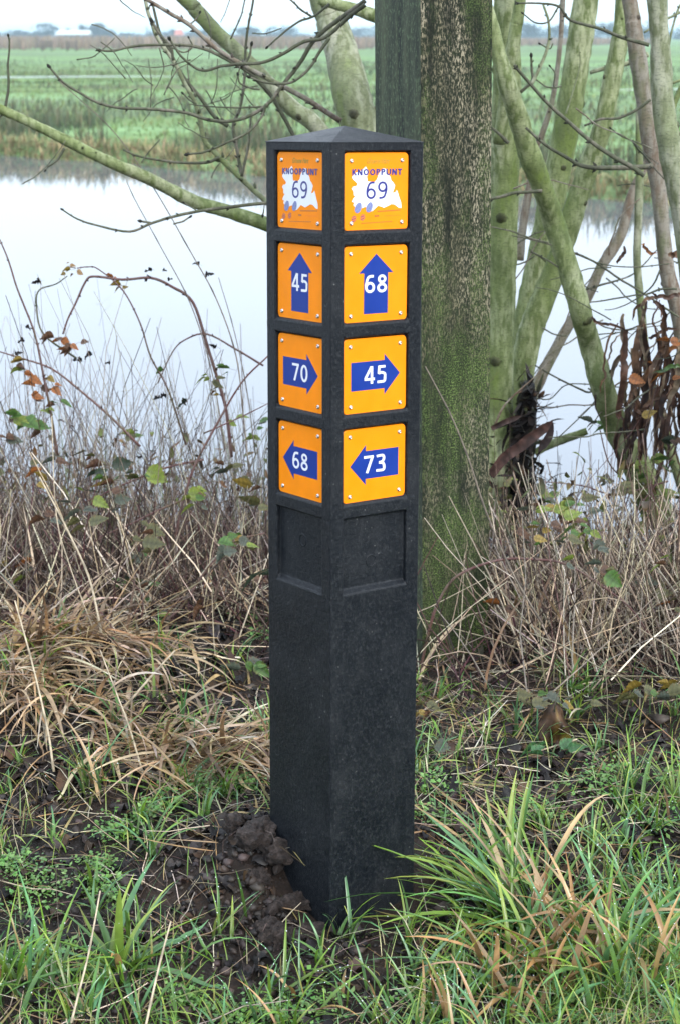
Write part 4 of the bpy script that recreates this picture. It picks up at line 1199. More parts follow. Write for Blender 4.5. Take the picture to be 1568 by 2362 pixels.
# ================================================================== LEAVES
def leaf_mesh(shape, colr, seed):
    r = np.random.default_rng(seed)
    n = 14
    V = []; C = []
    W = {'oval': .34, 'broad': .44, 'narrow': .2, 'crumple': .30}[shape]
    bend = r.uniform(-.35, .1); roll = r.uniform(.1, .7)
    for i in range(n+1):
        t_ = i/n
        w = W*(math.sin(math.pi*min(1, (t_*.97+.03)**.62))**.9)*(1-.25*t_)
        w = max(w, .006)
        z = bend*t_**2
        tooth = 1+(.13 if i % 2 else -.09) if shape != 'crumple' else 1+r.normal(0, .25)
        cr = .10 if shape != 'crumple' else .45
        e1, e2 = r.normal(0, cr*.12), r.normal(0, cr*.12)
        for k, f in enumerate((-1, -.5, 0, .5, 1)):
            zz = z+abs(f)*w*roll+(e1 if f < 0 else e2)*abs(f)+(.03 if (i % 3 == 0 and abs(f) == .5) else 0)
            V.append((t_+(.04 if abs(f) == 1 and i % 2 else 0), f*w*(tooth if abs(f) == 1 else 1), zz))
            v_ = .62 if k == 2 else (.85 if i % 3 == 0 else 1.08)
            edge = np.array(colr)
            if abs(f) == 1 and r.random() < .45: edge = edge*.5+np.array([.16, .08, .02])*.5
            C.append(np.clip(edge*v_*(1+r.normal(0, .13)), 0, 1))
    V = np.array(V); C = np.array(C)
    if shape == 'crumple':
        V[:, 2] += r.normal(0, .07, len(V)); V[:, 1] *= (1+.5*np.sin(V[:, 0]*9))
    F = []
    for i in range(n):
        for k in range(4): F.append((i*5+k, (i+1)*5+k, (i+1)*5+k+1, i*5+k+1))
    # stalk
    b0 = len(V)
    st = [(.05, 0, 0), (-.2, 0, -.03), (-.45, .03, -.12)]
    sv = []
    for (x, y, z) in st:
        for a_ in range(3): sv.append((x, y+.014*math.cos(a_*2.094), z-.012+.014*math.sin(a_*2.094)))
    for i in range(2):
        for a_ in range(3): F.append((b0+i*3+a_, b0+i*3+(a_+1) % 3, b0+(i+1)*3+(a_+1) % 3, b0+(i+1)*3+a_))
    V = np.vstack([V, sv]); C = np.vstack([C, np.full((9, 3), 1.)*np.array([.14, .09, .05])])
    return new_mesh('leaf', V, F, C, True, [M_LEAF if shape != 'crumple' else M_LITTER])
LC = {'green': (.08, .17, .035), 'lime': (.20, .27, .045), 'olive': (.11, .11, .04), 'grey': (.09, .11, .08), 'yellow': (.30, .21, .04), 'orange': (.34, .12, .03), 'brown': (.11, .055, .03),
      'tan': (.38, .24, .11), 'black': (.012, .012, .014), 'dark': (.03, .05, .03)}
LM = {}
def leafm(shape, c, k):
    key = (shape, c, k % 3)
    if key not in LM: LM[key] = leaf_mesh(shape, LC[c], hash(shape)*0+len(LM)+5)
    return LM[key]
lcount = 0
def put_leaf(parent, px, py, size, c, shape='oval', Yd=None, ang=None, h=None, lone=False):
    global lcount
    if not lone and shape != 'crumple' and parent.name.startswith('bramble'):
        for k in range(2):
            c2 = random.choice([c, c, 'olive', 'brown', 'grey', 'green'] if Yd is None else [c, c, 'brown'])
            put_leaf(parent, px+random.uniform(-1, 1)*size*.9, py+random.uniform(-1, 1)*size*.7, size*random.uniform(.45, .75), c2, shape, Yd if Yd is None else Yd+random.uniform(-.02, .02), ang, h, True)
    lcount += 1
    if Yd is None:
        hh = h if h is not None else (.30 if py < 1330 else .15 if py < 1500 else .07)
        p = gp(px, py, hh)
        if p.y > 4.15: p = at(px, py, 4.1)
    else: p = at(px, py, Yd)
    g = Gs(p.x, p.y)+.008
    if p.z < g: p = gp(px, py, g)
    dist = (p-Vector((0, 0, CAMZ))).length
    o = link('leaf', leafm(shape, c, lcount), parent)
    o.location = p-Vector(parent.location)
    s = size/FD*dist*1.62
    o.scale = (s, s, s)
    ang = random.uniform(0, 6.28) if ang is None else math.radians(ang)
    # leaf faces up and towards the viewer by varying amounts
    o.rotation_euler = (random.uniform(.3, 1.2), random.uniform(-.4, .7), ang if False else random.uniform(-.6, .6)+(0 if random.random() < .5 else math.pi))
    return o
M_CANE = bark('bramble_cane', [(.10, .04, .04), (.13, .06, .055), (.10, .08, .04)], (.14, .09, .08), 30, rough=.5)
def bramble(label, canes, leaves, foot, Yd):
    g = at(foot[0], foot[1], Yd)
    T = empty('bramble', (g.x, g.y, Gs(g.x, g.y)), label, 'bramble', 'brambles on the bank')
    for pts, r, y, ml in canes:
        n = len(pts)
        add_limb(T, 'cane', [(p[0], p[1], r*(.5+.5*i/(n-1)))+tuple(p[2:]) for i, p in enumerate(pts)], y, ml, sides=6, extend=False, m=5)
    for lf in leaves:
        put_leaf(T, *lf[:4], **(lf[4] if len(lf) > 4 else {}))
    return T
Z6 = lambda l: [(p[0]/2.467, 543.6+p[1]/2.467)+tuple(p[2:]) for p in l]    # left bank enlargement
random.seed(21)
bramble('bramble arching over the water with tan and black withered leaves',
        [(Z6([(1320, 1260), (1290, 1000), (1250, 850), (1180, 620), (1100, 380), (980, 290), (860, 240), (700, 250), (540, 232), (490, 260), (430, 390), (390, 470), (360, 560)])[::-1], 4.2, 3.9, M_CANE),
         (Z6([(1060, 1190), (960, 880), (860, 690), (800, 500), (700, 310), (560, 190), (500, 178), (440, 185)])[::-1], 2.5, 3.9, M_CANE),
         (Z6([(440, 700), (250, 560), (210, 400), (225, 310), (320, 275), (385, 230)])[::-1], 2.5, 3.85, M_TWIG),
         (Z6([(1500, 740), (1350, 650), (1180, 560), (1060, 590), (985, 660), (900, 840)])[::-1], 2.6, 3.95, M_CANE)],
        [(163, 622, 13, 'yellow', dict(Yd=3.85, shape='broad')), (178, 625, 11, 'tan', dict(Yd=3.85, shape='broad')), (162, 612, 9, 'tan', dict(Yd=3.85)), (280, 658, 17, 'yellow', dict(Yd=3.9, shape='broad')), (262, 640, 12, 'orange', dict(Yd=3.9)),
         (95, 648, 14, 'black', dict(Yd=3.9, shape='crumple')), (352, 622, 12, 'black', dict(Yd=3.9, shape='crumple')), (346, 638, 11, 'black', dict(Yd=3.9, shape='crumple')), (376, 622, 7, 'black', dict(Yd=3.9, shape='crumple')),
         (388, 645, 8, 'black', dict(Yd=3.9, shape='crumple')), (461, 610, 11, 'black', dict(Yd=3.9, shape='crumple')), (474, 633, 13, 'black', dict(Yd=3.9, shape='crumple')),
         (385, 915, 20, 'black', dict(Yd=3.9, shape='crumple')), (432, 922, 19, 'dark', dict(Yd=3.9, shape='crumple')), (376, 850, 13, 'green', dict(Yd=3.9)), (500, 800, 12, 'black', dict(Yd=3.9, shape='crumple'))],
        (520, 1180), 3.95)
bramble('bramble with orange and green leaves at the left edge above the dry grass',
        [(Z6([(0, 660), (130, 700), (300, 760), (480, 900), (640, 1040), (800, 1200)]), 3.5, 3.8, M_CANE),
         (Z6([(0, 20), (50, 140), (100, 300), (180, 500), (215, 620), (250, 800), (290, 1000), (330, 1250)]), 3.5, 3.8, M_CANE)],
        [(125, 778, 20, 'brown', dict(Yd=3.8, shape='broad')), (140, 785, 18, 'orange', dict(Yd=3.8, shape='broad')), (170, 798, 20, 'brown', dict(Yd=3.8, shape='broad')), (160, 805, 18, 'orange', dict(Yd=3.8)),
         (60, 830, 24, 'yellow', dict(Yd=3.8)), (50, 852, 18, 'lime', dict(Yd=3.8, shape='broad')), (70, 870, 20, 'orange', dict(Yd=3.8)), (82, 890, 20, 'orange', dict(Yd=3.8, shape='broad')), (75, 912, 18, 'orange', dict(Yd=3.8)),
         (122, 893, 18, 'orange', dict(Yd=3.8)), (112, 868, 14, 'yellow', dict(Yd=3.8)), (140, 925, 20, 'green', dict(Yd=3.8)), (35, 965, 26, 'lime', dict(Yd=3.8)), (55, 970, 30, 'green', dict(Yd=3.8, shape='broad')),
         (80, 978, 26, 'green', dict(Yd=3.8)), (15, 1015, 24, 'grey', dict(Yd=3.8)), (105, 945, 14, 'lime', dict(Yd=3.8)), (55, 782, 11, 'black', dict(Yd=3.8, shape='crumple')), (60, 752, 10, 'black', dict(Yd=3.8, shape='crumple')),
         (35, 815, 12, 'black', dict(Yd=3.8, shape='crumple')), (190, 832, 14, 'black', dict(Yd=3.8, shape='crumple')), (213, 815, 14, 'black', dict(Yd=3.8, shape='crumple')), (255, 836, 8, 'black', dict(Yd=3.8, shape='crumple'))],
        (60, 1180), 3.8)
bramble('low bramble with broad olive and lime leaves in the middle of the left bank',
        [([(90, 1130), (180, 1160), (280, 1120), (380, 1080), (470, 1060)], 3, 3.75, M_CANE), ([(150, 1290), (230, 1240), (300, 1210), (360, 1180), (430, 1150)], 3, 3.6, M_CANE)],
        [(185, 1178, 34, 'grey'), (205, 1205, 32, 'olive'), (215, 1150, 26, 'lime'), (235, 1090, 26, 'dark'), (260, 1075, 34, 'dark'), (255, 1110, 30, 'yellow'), (340, 1085, 34, 'lime', dict(shape='broad')), (320, 1100, 20, 'olive'), (130, 1060, 26, 'grey'),
         (200, 1040, 24, 'olive'), (330, 1250, 34, 'olive'), (340, 1215, 30, 'olive'), (310, 1000, 20, 'lime'), (290, 1010, 20, 'olive'), (265, 1155, 26, 'grey'), (100, 1195, 26, 'brown'), (110, 1105, 24, 'yellow'), (90, 1080, 24, 'orange')],
        (240, 1240), 3.7)
bramble('bramble with yellow and green leaves against the left side of the black post',
        [([(620, 820), (560, 880), (500, 980), (440, 1100), (400, 1260), (370, 1400)][::1], 3.6, 3.5, M_CANE), ([(610, 1230), (540, 1250), (480, 1310), (420, 1400), (370, 1440)], 3.2, 3.3, M_CANE), ([(620, 930), (560, 960), (470, 1000)], 2, 3.6, M_CANE)],
        [(435, 1140, 26, 'lime', dict(shape='broad')), (450, 1165, 24, 'lime'), (470, 1135, 24, 'green'), (525, 1085, 22, 'grey'), (540, 1075, 24, 'olive'), (590, 1010, 20, 'lime'), (600, 975, 22, 'green'), (580, 1120, 30, 'yellow'), (600, 1160, 32, 'olive'),
         (475, 870, 18, 'lime', dict(Yd=3.7)), (490, 880, 20, 'olive', dict(Yd=3.7)), (530, 850, 20, 'green', dict(Yd=3.7)), (500, 905, 16, 'yellow', dict(Yd=3.7)), (545, 965, 20, 'lime', dict(Yd=3.7)), (505, 1250, 26, 'green', dict(shape='broad')), (530, 1265, 28, 'grey', dict(shape='broad')),
         (545, 1240, 22, 'yellow'), (595, 1325, 34, 'dark'), (570, 1260, 22, 'lime'), (470, 1400, 24, 'brown', dict(shape='broad')), (555, 1545, 30, 'grey'), (590, 1530, 30, 'green')],
        (400, 1400), 3.4)
bramble('bramble seedling with fresh green toothed leaves on the dark soil at left',
        [([(300, 1330), (330, 1380), (325, 1440)], 2.2, 3.2, M_CANE)],
        [(275, 1345, 28, 'green', dict(h=.12)), (300, 1335, 24, 'dark', dict(h=.13)), (325, 1345, 26, 'olive', dict(h=.13)), (345, 1350, 20, 'green', dict(h=.12)), (380, 1430, 22, 'green', dict(h=.08, shape='broad')), (365, 1420, 20, 'lime', dict(h=.08)), (305, 1290, 26, 'grey', dict(h=.15)), (320, 1400, 24, 'yellow', dict(h=.06)),
         (25, 1310, 22, 'yellow', dict(h=.1)), (75, 1290, 26, 'orange', dict(h=.12)), (60, 1330, 24, 'lime', dict(h=.1))],
        (325, 1440), 3.2)
bramble('bramble arching in front of the timber post with green yellow leaves over the right bank',
        [([(955, 1600), (965, 1560), (985, 1470), (1005, 1400), (1040, 1340), (1090, 1310), (1160, 1290), (1230, 1290), (1300, 1300), (1370, 1340), (1450, 1400), (1500, 1470)][::-1], 4.2, 3.15, M_CANE),
         ([(1250, 1190), (1240, 1230), (1230, 1290)], 2.2, 3.2, M_TWIG)],
        [(1235, 1180, 24, 'lime'), (1255, 1170, 28, 'yellow'), (1285, 1165, 30, 'lime', dict(shape='broad')), (1240, 1215, 20, 'yellow'), (1270, 1205, 22, 'brown'), (1300, 1195, 28, 'lime'), (1320, 1215, 26, 'green'), (1340, 1200, 26, 'lime', dict(shape='broad')), (1310, 1240, 26, 'olive'),
         (1345, 1230, 24, 'lime'), (1370, 1250, 26, 'grey'), (1395, 1325, 30, 'green', dict(shape='broad')), (1405, 1345, 28, 'lime', dict(shape='broad')), (1385, 1300, 24, 'grey'), (1320, 1290, 26, 'lime'), (1340, 1150, 26, 'olive'), (1230, 1240, 20, 'yellow'), (1190, 1225, 20, 'brown')],
        (955, 1610), 3.0)
bramble('bramble with olive and yellow leaves low at the right edge',
        [([(1568, 1150), (1560, 1300), (1540, 1450), (1525, 1600)], 3.2, 3.3, M_CANE), ([(1480, 1000), (1500, 1180), (1510, 1350), (1500, 1520)], 3, 3.5, M_CANE), ([(1140, 1150), (1200, 1300), (1260, 1450), (1310, 1600), (1330, 1650)], 4.5, 3.35, M_TWIG)],
        [(1480, 1580, 30, 'yellow', dict(shape='broad')), (1450, 1600, 28, 'olive'), (1540, 1600, 34, 'olive', dict(shape='broad')), (1560, 1570, 28, 'yellow'), (1350, 1600, 34, 'lime'), (1360, 1570, 26, 'green'), (1225, 1620, 28, 'olive'), (1260, 1600, 24, 'grey'), (1190, 1600, 24, 'olive'),
         (1545, 1390, 24, 'orange'), (1510, 1370, 28, 'olive'), (1480, 1340, 24, 'grey'), (1150, 1395, 24, 'orange', dict(shape='broad')), (1165, 1400, 20, 'brown'), (975, 1640, 26, 'yellow'), (985, 1620, 22, 'olive'), (1000, 1725, 26, 'grey'), (1300, 1620, 22, 'yellow'), (1430, 1120, 24, 'olive'), (1530, 1300, 24, 'lime')],
        (1525, 1600), 3.2)
bramble('bramble with lime leaves beside the foot of the leaning trunk',
        [([(1380, 980), (1400, 1060), (1430, 1100), (1480, 1150), (1500, 1220)], 2.6, 3.8, M_CANE), ([(1240, 1110), (1340, 1120), (1420, 1140), (1540, 1110)], 2.4, 3.8, M_CANE)],
        [(1365, 975, 22, 'grey', dict(Yd=3.8)), (1390, 985, 20, 'green', dict(Yd=3.8)), (1450, 1075, 28, 'lime', dict(Yd=3.75)), (1475, 1085, 28, 'green', dict(Yd=3.75)), (1500, 1065, 24, 'lime', dict(Yd=3.75)), (1515, 1130, 28, 'olive', dict(Yd=3.7)), (1525, 1140, 24, 'lime', dict(Yd=3.7)),
         (1240, 1125, 18, 'grey', dict(Yd=3.8)), (1265, 1145, 18, 'green', dict(Yd=3.7)), (1245, 1140, 18, 'lime', dict(Yd=3.7)), (1405, 1100, 24, 'grey', dict(Yd=3.7)), (1420, 1135, 26, 'olive', dict(Yd=3.7)), (1170, 1140, 18, 'olive', dict(Yd=3.7)), (1480, 960, 22, 'yellow', dict(Yd=3.7)),
         (1450, 870, 24, 'orange', dict(Yd=3.7)), (1530, 860, 24, 'orange', dict(Yd=3.7)), (1545, 790, 24, 'orange', dict(Yd=3.7)), (1555, 1020, 26, 'dark', dict(Yd=3.7)), (1540, 1060, 24, 'green', dict(Yd=3.7))],
        (1480, 1180), 3.8)

# big curled brown dead leaf on the right bank
p = gp(1275, 1700, .02)
bl = empty('dead_leaf', (p.x, p.y, Gs(p.x, p.y)), 'big shiny curled brown leaf lying upright in the grass right of the posts', 'leaf')
def big_leaf():
    V = []; C = []; n = 14; r = np.random.default_rng(4)
    for i in range(n+1):
        t_ = i/n; w = .036*(1-t_)**.55*min(1, .55+t_*2.2)*(1+.08*math.sin(t_*17))+.001
        for k in range(9):
            s = -1+k/4
            V.append((w*s, -.020*(1-s*s)*math.sin(math.pi*t_)+.006*math.sin(7*t_+3*s), .078*t_+r.normal(0, .0006)))
            c = np.array([.05, .026, .012])*(1+.8*math.sin(9*t_+4*s)*math.sin(5*s)) if (abs(s) > .12) else np.array([.13, .08, .02])
            if t_ < .3 and s > .3: c = np.array([.16, .12, .02])
            C.append(c*(1+r.normal(0, .2)))
    F = []
    for i in range(n):
        for k in range(8): F.append((i*9+k, i*9+k+1, (i+1)*9+k+1, (i+1)*9+k))
    me = new_mesh('blade', V, F, np.array(C), True, [M_LITTER]); return me
o = link('leaf_blade', big_leaf(), bl); o.rotation_euler = (-.25, .08, .15); o.location = (0, 0, .005)
sd_ = o.modifiers.new('thick', 'SOLIDIFY'); sd_.thickness = .0008
V, F, C = tube([(0, .0, .07), (.002, .0, .09), (.006, .004, .105)], [.0012, .001, .0008], 6, np.full((3, 3), .8))
link('leaf_stalk', py_mesh('leaf_stalk', V, clean_faces(F), C, True, [M_TWIG]), bl)

# withered reed leaves hanging at the right edge
g0 = at(1500, 1150, 3.8)
WR = empty('withered_reed', (g0.x, g0.y, Gs(g0.x, g0.y)), 'clump of long withered reddish brown reed leaves hanging beside the right trunk', 'reed')
def path_ribbon(parent, name, pts, w, Yd, c, material, w0=.4):
    P = catmull([np.array(at(*p[:2], p[2] if len(p) > 2 else Yd)) for p in pts], 5)
    if name == 'reed_leaf':
        rq = np.random.default_rng(int(pts[0][0])); P = P+np.cumsum(rq.normal(0, .0022, P.shape), 0); w = w*.8
    T = np.gradient(P, axis=0); T /= np.linalg.norm(T, axis=1, keepdims=True)
    n = len(P); wm = w/FD*Yd*.5
    r = random.Random(int(pts[0][0]*7+pts[0][1]))
    th = r.uniform(-.5, .5)
    V = []; C = []
    for i in range(n):
        th += r.uniform(-.55, .6)
        sd = np.cross(T[i], [math.sin(th)*.6, -1, .1]); sd /= np.linalg.norm(sd)
        nn_ = np.cross(sd, T[i])
        t_ = i/(n-1); ww = wm*(w0+(1-w0)*math.sin(math.pi*min(1, t_*1.1))**.6)*(1 if t_ < .85 else (1-t_)/.15+.05)
        V += [P[i]-sd*ww+nn_*ww*.35, P[i]-nn_*ww*.2, P[i]+sd*ww+nn_*ww*.35]
        k = 1+r.uniform(-.5, .5); C += [np.array(c)*k, np.array(c)*k*.75, np.array(c)*k]
    F = []
    for i in range(n-1):
        for k in range(2): F.append((i*3+k, i*3+k+1, (i+1)*3+k+1, (i+1)*3+k))
    return child_mesh(name, V, F, parent, np.array(C), True, [material])
BR = (.085, .042, .027); BR2 = (.15, .085, .05); BR3 = (.045, .023, .016)
wr = [([(1440, 380), (1380, 390), (1310, 450), (1280, 520)], 26, BR2), ([(1420, 380), (1450, 430), (1480, 560), (1490, 760), (1480, 1000), (1470, 1250)], 38, BR), ([(1250, 560), (1235, 700), (1225, 860), (1215, 1060), (1250, 1100)], 60, BR),
      ([(1310, 540), (1300, 700), (1280, 880), (1240, 1080)], 46, BR2), ([(1350, 560), (1370, 760), (1340, 950), (1290, 1180)], 52, BR3), ([(1400, 820), (1420, 960), (1400, 1120), (1390, 1300)], 46, BR),
      ([(1300, 1000), (1300, 1100), (1270, 1230)], 36, BR3), ([(1365, 1060), (1350, 1180), (1370, 1330)], 34, BR3), ([(1500, 700), (1520, 900), (1490, 1100), (1480, 1350)], 40, BR3), ([(1045, 480), (1080, 530), (1160, 545), (1250, 570)], 20, BR),
      ([(1560, 880), (1480, 940), (1400, 1010), (1330, 1080)], 30, BR2), ([(1568, 350), (1520, 380), (1450, 390), (1400, 370)], 30, BR), ([(1230, 60), (1215, 110), (1200, 160)], 24, BR), ([(1330, 50), (1390, 95), (1450, 110)], 24, (.25, .10, .03)), ([(1500, 120), (1540, 110), (1590, 115)], 50, BR2),
      ([(1380, 600), (1430, 590), (1500, 560), (1568, 540)], 26, BR), ([(1290, 900), (1340, 860), (1390, 740)], 40, (.2, .1, .05)), ([(1568, 640), (1500, 700), (1440, 760)], 34, (.22, .09, .03)), ([(1450, 480), (1440, 420), (1400, 380)], 18, BR)]
for l, w, c in wr:
    q = [(961.7+p[0]/2.586, 543.6+p[1]/2.586) for p in l]
    path_ribbon(WR, 'reed_leaf', q, w/2.586*1.1, 3.75, c, M_LITTER)
r3 = random.Random(9)
for k in range(64):
    x0 = r3.uniform(1425, 1600); y0 = r3.uniform(690, 960); q = [(x0, y0)]
    for j in range(4): q.append((q[-1][0]+r3.uniform(-22, 16), q[-1][1]+r3.uniform(25, 75)))
    path_ribbon(WR, 'reed_leaf', q, r3.uniform(4, 17), 3.7+r3.uniform(0, .25), r3.choice([BR, BR2, BR3, BR3, (.2, .15, .1)]), M_LITTER)
path_ribbon(WR, 'reed_leaf', [(1568, 845), (1540, 855), (1505, 872)], 12, 3.7, (.10, .19, .05), M_GRASS)
g0 = at(1140, 1160, 3.7)
BS = empty('broken_stalk', (g0.x, g0.y, Gs(g0.x, g0.y)), 'flattened reddish brown broken stalk slanting beside the timber post', 'stalk')
def zz7(l): return [(961.7+p[0]/2.586, 543.6+p[1]/2.586) for p in l]
path_ribbon(BS, 'stalk_blade', zz7([(430, 1430), (520, 1320), (620, 1250), (720, 1170), (810, 1100)]), 26, 3.75, (.07, .038, .032), M_LITTER, .9)
path_ribbon(BS, 'stalk_blade', zz7([(440, 1150), (520, 1110), (620, 1075)]), 14, 3.75, (.06, .035, .03), M_LITTER, .8)
path_ribbon(BS, 'stalk_blade', zz7([(790, 1110), (780, 1200), (720, 1290)]), 20, 3.76, (.03, .02, .02), M_LITTER, .8)

# ================================================================== DRY GRASS AND STALKS
STRAW = [(.74, .63, .48), (.62, .50, .35), (.40, .32, .22), (.34, .29, .23), (.20, .15, .11), (.56, .50, .41), (.10, .07, .05), (.13, .09, .07), (.24, .19, .15)]
GOLD = [(.50, .31, .14), (.40, .25, .12), (.62, .46, .26), (.36, .22, .11), (.16, .09, .045)]
def dirs(yaw, tilt): return np.stack([np.cos(yaw)*np.sin(tilt), np.sin(yaw)*np.sin(tilt), np.cos(tilt)], 1)
def region(n, f, xr=(-1.6, 1.6), yr=(1.7, 5)):
    out = []
    tot = 0
    while tot < n:
        x = rng.uniform(*xr, n*3); y = rng.uniform(*yr, n*3)
        k = rng.random(n*3) < f(x, y)
        out.append(np.stack([x[k], y[k]], 1)); tot += k.sum()
    return np.concatenate(out)[:n]
def clear_post(x, y):
    """0 inside the two posts"""
    a = np.hypot(x-.02, y-2.30) > .125
    b = np.hypot(x-(tbx+.02), y-(tby+.11)) > .115
    return a & b
def rooted(p, dz=-.01): return np.column_stack([p, G(p[:, 0], p[:, 1])+dz])

# tangle of stalks covering the bank
def f_bank(x, y): return sstep(2.95, 3.3, y+.10*np.sin(x*5))*clear_post(x, y)*(.25+.75*sstep(3.1, 3.7, y))*(1-sstep(4.3, 4.75, y)*.75)
def f_open(x, y):   # keep a window onto the water between the stems on the right
    return 1-.8*((x > .38) & (x < .9) & (y > 3.7))
hole = lambda x, y: (1-.93*np.clip(np.exp(-(((x+.52)/.34)**2+((y-3.72)/.17)**2))+np.exp(-(((x+.16)/.16)**2+((y-3.22)/.20)**2)), 0, 1))*(1-.6*(fbm(x*5, y*5, 123, 3) > .55))
p = region(8000, lambda x, y: f_bank(x, y)*f_open(x, y)*hole(x, y), yr=(2.8, 4.8))
n = len(p)
root = rooted(p); root[:, 2] += rng.random(n)**2*.10
yaw = rng.uniform(0, 6.283, n); tilt = np.clip(np.abs(rng.normal(.80, .45, n)), .05, 1.75)
tilt = np.where(p[:, 1] > 4.2, tilt*.9, tilt)
L = rng.uniform(.08, .40, n)*np.where(p[:, 1] > 3.9, 1.15, .9)*np.where((p[:, 0] > .30) & (p[:, 1] > 3.55), .62, 1)
VFC = stalks(root, dirs(yaw, tilt), L, rng.uniform(.0008, .0023, n), 3, pick(STRAW, n, .28), .10, .04)
link('dry_stalk_tangle', new_mesh('dry_stalk_tangle', VFC[0], VFC[1], VFC[2], False, [M_STALK]), label='tangle of pale dry stalks covering the bank', kind='stuff')
# upright ones right of the timber
p = region(1150, lambda x, y: sstep(.30, .42, x)*(1-sstep(1.3, 1.5, x))*sstep(3.0, 3.2, y)*(1-sstep(3.45, 3.7, y)), (.25, 1.5), (2.95, 3.75)); n = len(p)
yaw = rng.uniform(2.2, 4.2, n); yaw[rng.random(n) < .35] += 3.1; tilt = np.abs(rng.normal(.48, .3, n))
VFC = stalks(rooted(p), dirs(yaw, tilt), rng.uniform(.15, .40, n), rng.uniform(.0009, .0024, n), 4, pick(STRAW, n, .25), .1, .03)
link('dry_stems', new_mesh('dry_stems', VFC[0], VFC[1], VFC[2], False, [M_STALK]), label='upright pale dry stems in front of the right trees', kind='stuff')
# twiggy underlayer, coloured dark to stand in for shade between the stalks
f_back = lambda x, y: f_bank(x, y)*(.4+.6*sstep(3.5, 3.9, y))*(1-.55*((x > .50) & (x < .78) & (y > 3.6)))
p = region(17000, f_back, yr=(2.9, 4.8)); n = len(p)
VFC = stalks(rooted(p), dirs(rng.uniform(0, 6.28, n), np.abs(rng.normal(.95, .45, n))), rng.uniform(.08, .36, n), rng.uniform(.0010, .0026, n), 3,
             pick([(.025, .016, .014), (.05, .03, .025), (.09, .05, .045), (.08, .03, .035)], n, .2), .15, .06)
link('dead_twigs', new_mesh('dead_twigs', VFC[0], VFC[1], VFC[2], False, [M_STALK]), label='dark dead twigs lying among the dry stalks', kind='stuff')
# broad dry blades in the tangle
p = region(1500, lambda x, y: f_bank(x, y)*f_open(x, y)*hole(x, y), yr=(2.9, 4.7)); n = len(p)
VFC = ribbons(rooted(p), rng.uniform(0, 6.28, n), np.abs(rng.normal(.5, .3, n)), rng.uniform(.2, 1.8, n), rng.uniform(.1, .34, n), rng.uniform(.003, .008, n), 6,
              pick(GOLD, n), pick(STRAW, n), side=rng.normal(0, .2, n))
link('dry_blades', new_mesh('dry_blades', VFC[0], VFC[1], VFC[2], False, [M_DRY]), label='curled dry grass blades among the stalks', kind='stuff')

fl2 = lambda x, y: (1-sstep(-.12, .0, x))*(.55+.45*(fbm(x*4, y*4, 141, 3) > .45))*sstep(3.75, 3.95, y)
p = region(5600, fl2, (-1.4, 0), (3.7, 4.65)); n = len(p)
VFC = stalks(rooted(p), dirs(rng.uniform(0, 6.28, n), np.abs(rng.normal(.6, .38, n))), np.clip(rng.gamma(4, .095, n), .12, .80), rng.uniform(.0007, .0019, n), 5,
             pick([(.10, .065, .045), (.16, .11, .08), (.24, .19, .14), (.36, .30, .22), (.06, .035, .03), (.13, .06, .055)], n, .2), .16, .05)
link('brown_stems', new_mesh('brown_stems', VFC[0], VFC[1], VFC[2], False, [M_STALK]), label='dense criss crossing brown stems on the left bank', kind='stuff')
p = region(2000, fl2, (-1.3, 0), (3.7, 4.6)); n = len(p)
rt = rooted(p); rt[:, 2] += .08+rng.random(n)**1.6*.42
VFC = ribbons(rt, rng.uniform(0, 6.28, n), rng.uniform(.3, 2.6, n), rng.uniform(-.8, 1.2, n), rng.uniform(.012, .035, n), rng.uniform(.008, .018, n), 4,
              pick([(.10, .05, .02), (.16, .07, .025), (.06, .08, .02), (.12, .15, .03), (.04, .03, .02)], n, .3), pick([(.12, .06, .02), (.22, .10, .03), (.12, .14, .03), (.05, .03, .02)], n, .3), across=3, clamp=False)
link('bank_leaves', new_mesh('bank_leaves', VFC[0], VFC[1], VFC[2], False, [M_LEAF]), label='small brown and green leaves among the left bank stems', kind='stuff')
p = region(2200, lambda x, y: 1-.6*((x > .50) & (x < .78)), (.30, 1.35), (3.5, 4.6)); n = len(p)
VFC = stalks(rooted(p), dirs(rng.uniform(0, 6.28, n), np.abs(rng.normal(.7, .4, n))), np.clip(rng.gamma(4, .07, n), .1, .55), rng.uniform(.0007, .0019, n), 5,
             pick([(.10, .065, .045), (.14, .10, .07), (.24, .19, .14), (.05, .03, .025), (.12, .055, .05), (.03, .02, .018)], n, .2), .16, .06)
link('brown_stems', new_mesh('brown_stems', VFC[0], VFC[1], VFC[2], False, [M_STALK]), label='dark criss crossing stems under the right trees', kind='stuff')
p = region(1300, lambda x, y: np.ones_like(x), (.32, 1.3), (3.3, 4.4)); n = len(p)
rt = rooted(p); rt[:, 2] += .06+rng.random(n)**1.5*.30
VFC = ribbons(rt, rng.uniform(0, 6.28, n), rng.uniform(.3, 2.6, n), rng.uniform(-.8, 1.2, n), rng.uniform(.012, .04, n), rng.uniform(.008, .020, n), 4,
              pick([(.10, .05, .02), (.05, .08, .02), (.12, .15, .03), (.14, .17, .03), (.04, .03, .02)], n, .3), pick([(.12, .06, .02), (.18, .15, .03), (.12, .14, .03), (.05, .03, .02)], n, .3), across=3, clamp=False)
link('bank_leaves', new_mesh('bank_leaves', VFC[0], VFC[1], VFC[2], False, [M_LEAF]), label='small green and brown leaves among the right bank stems', kind='stuff')
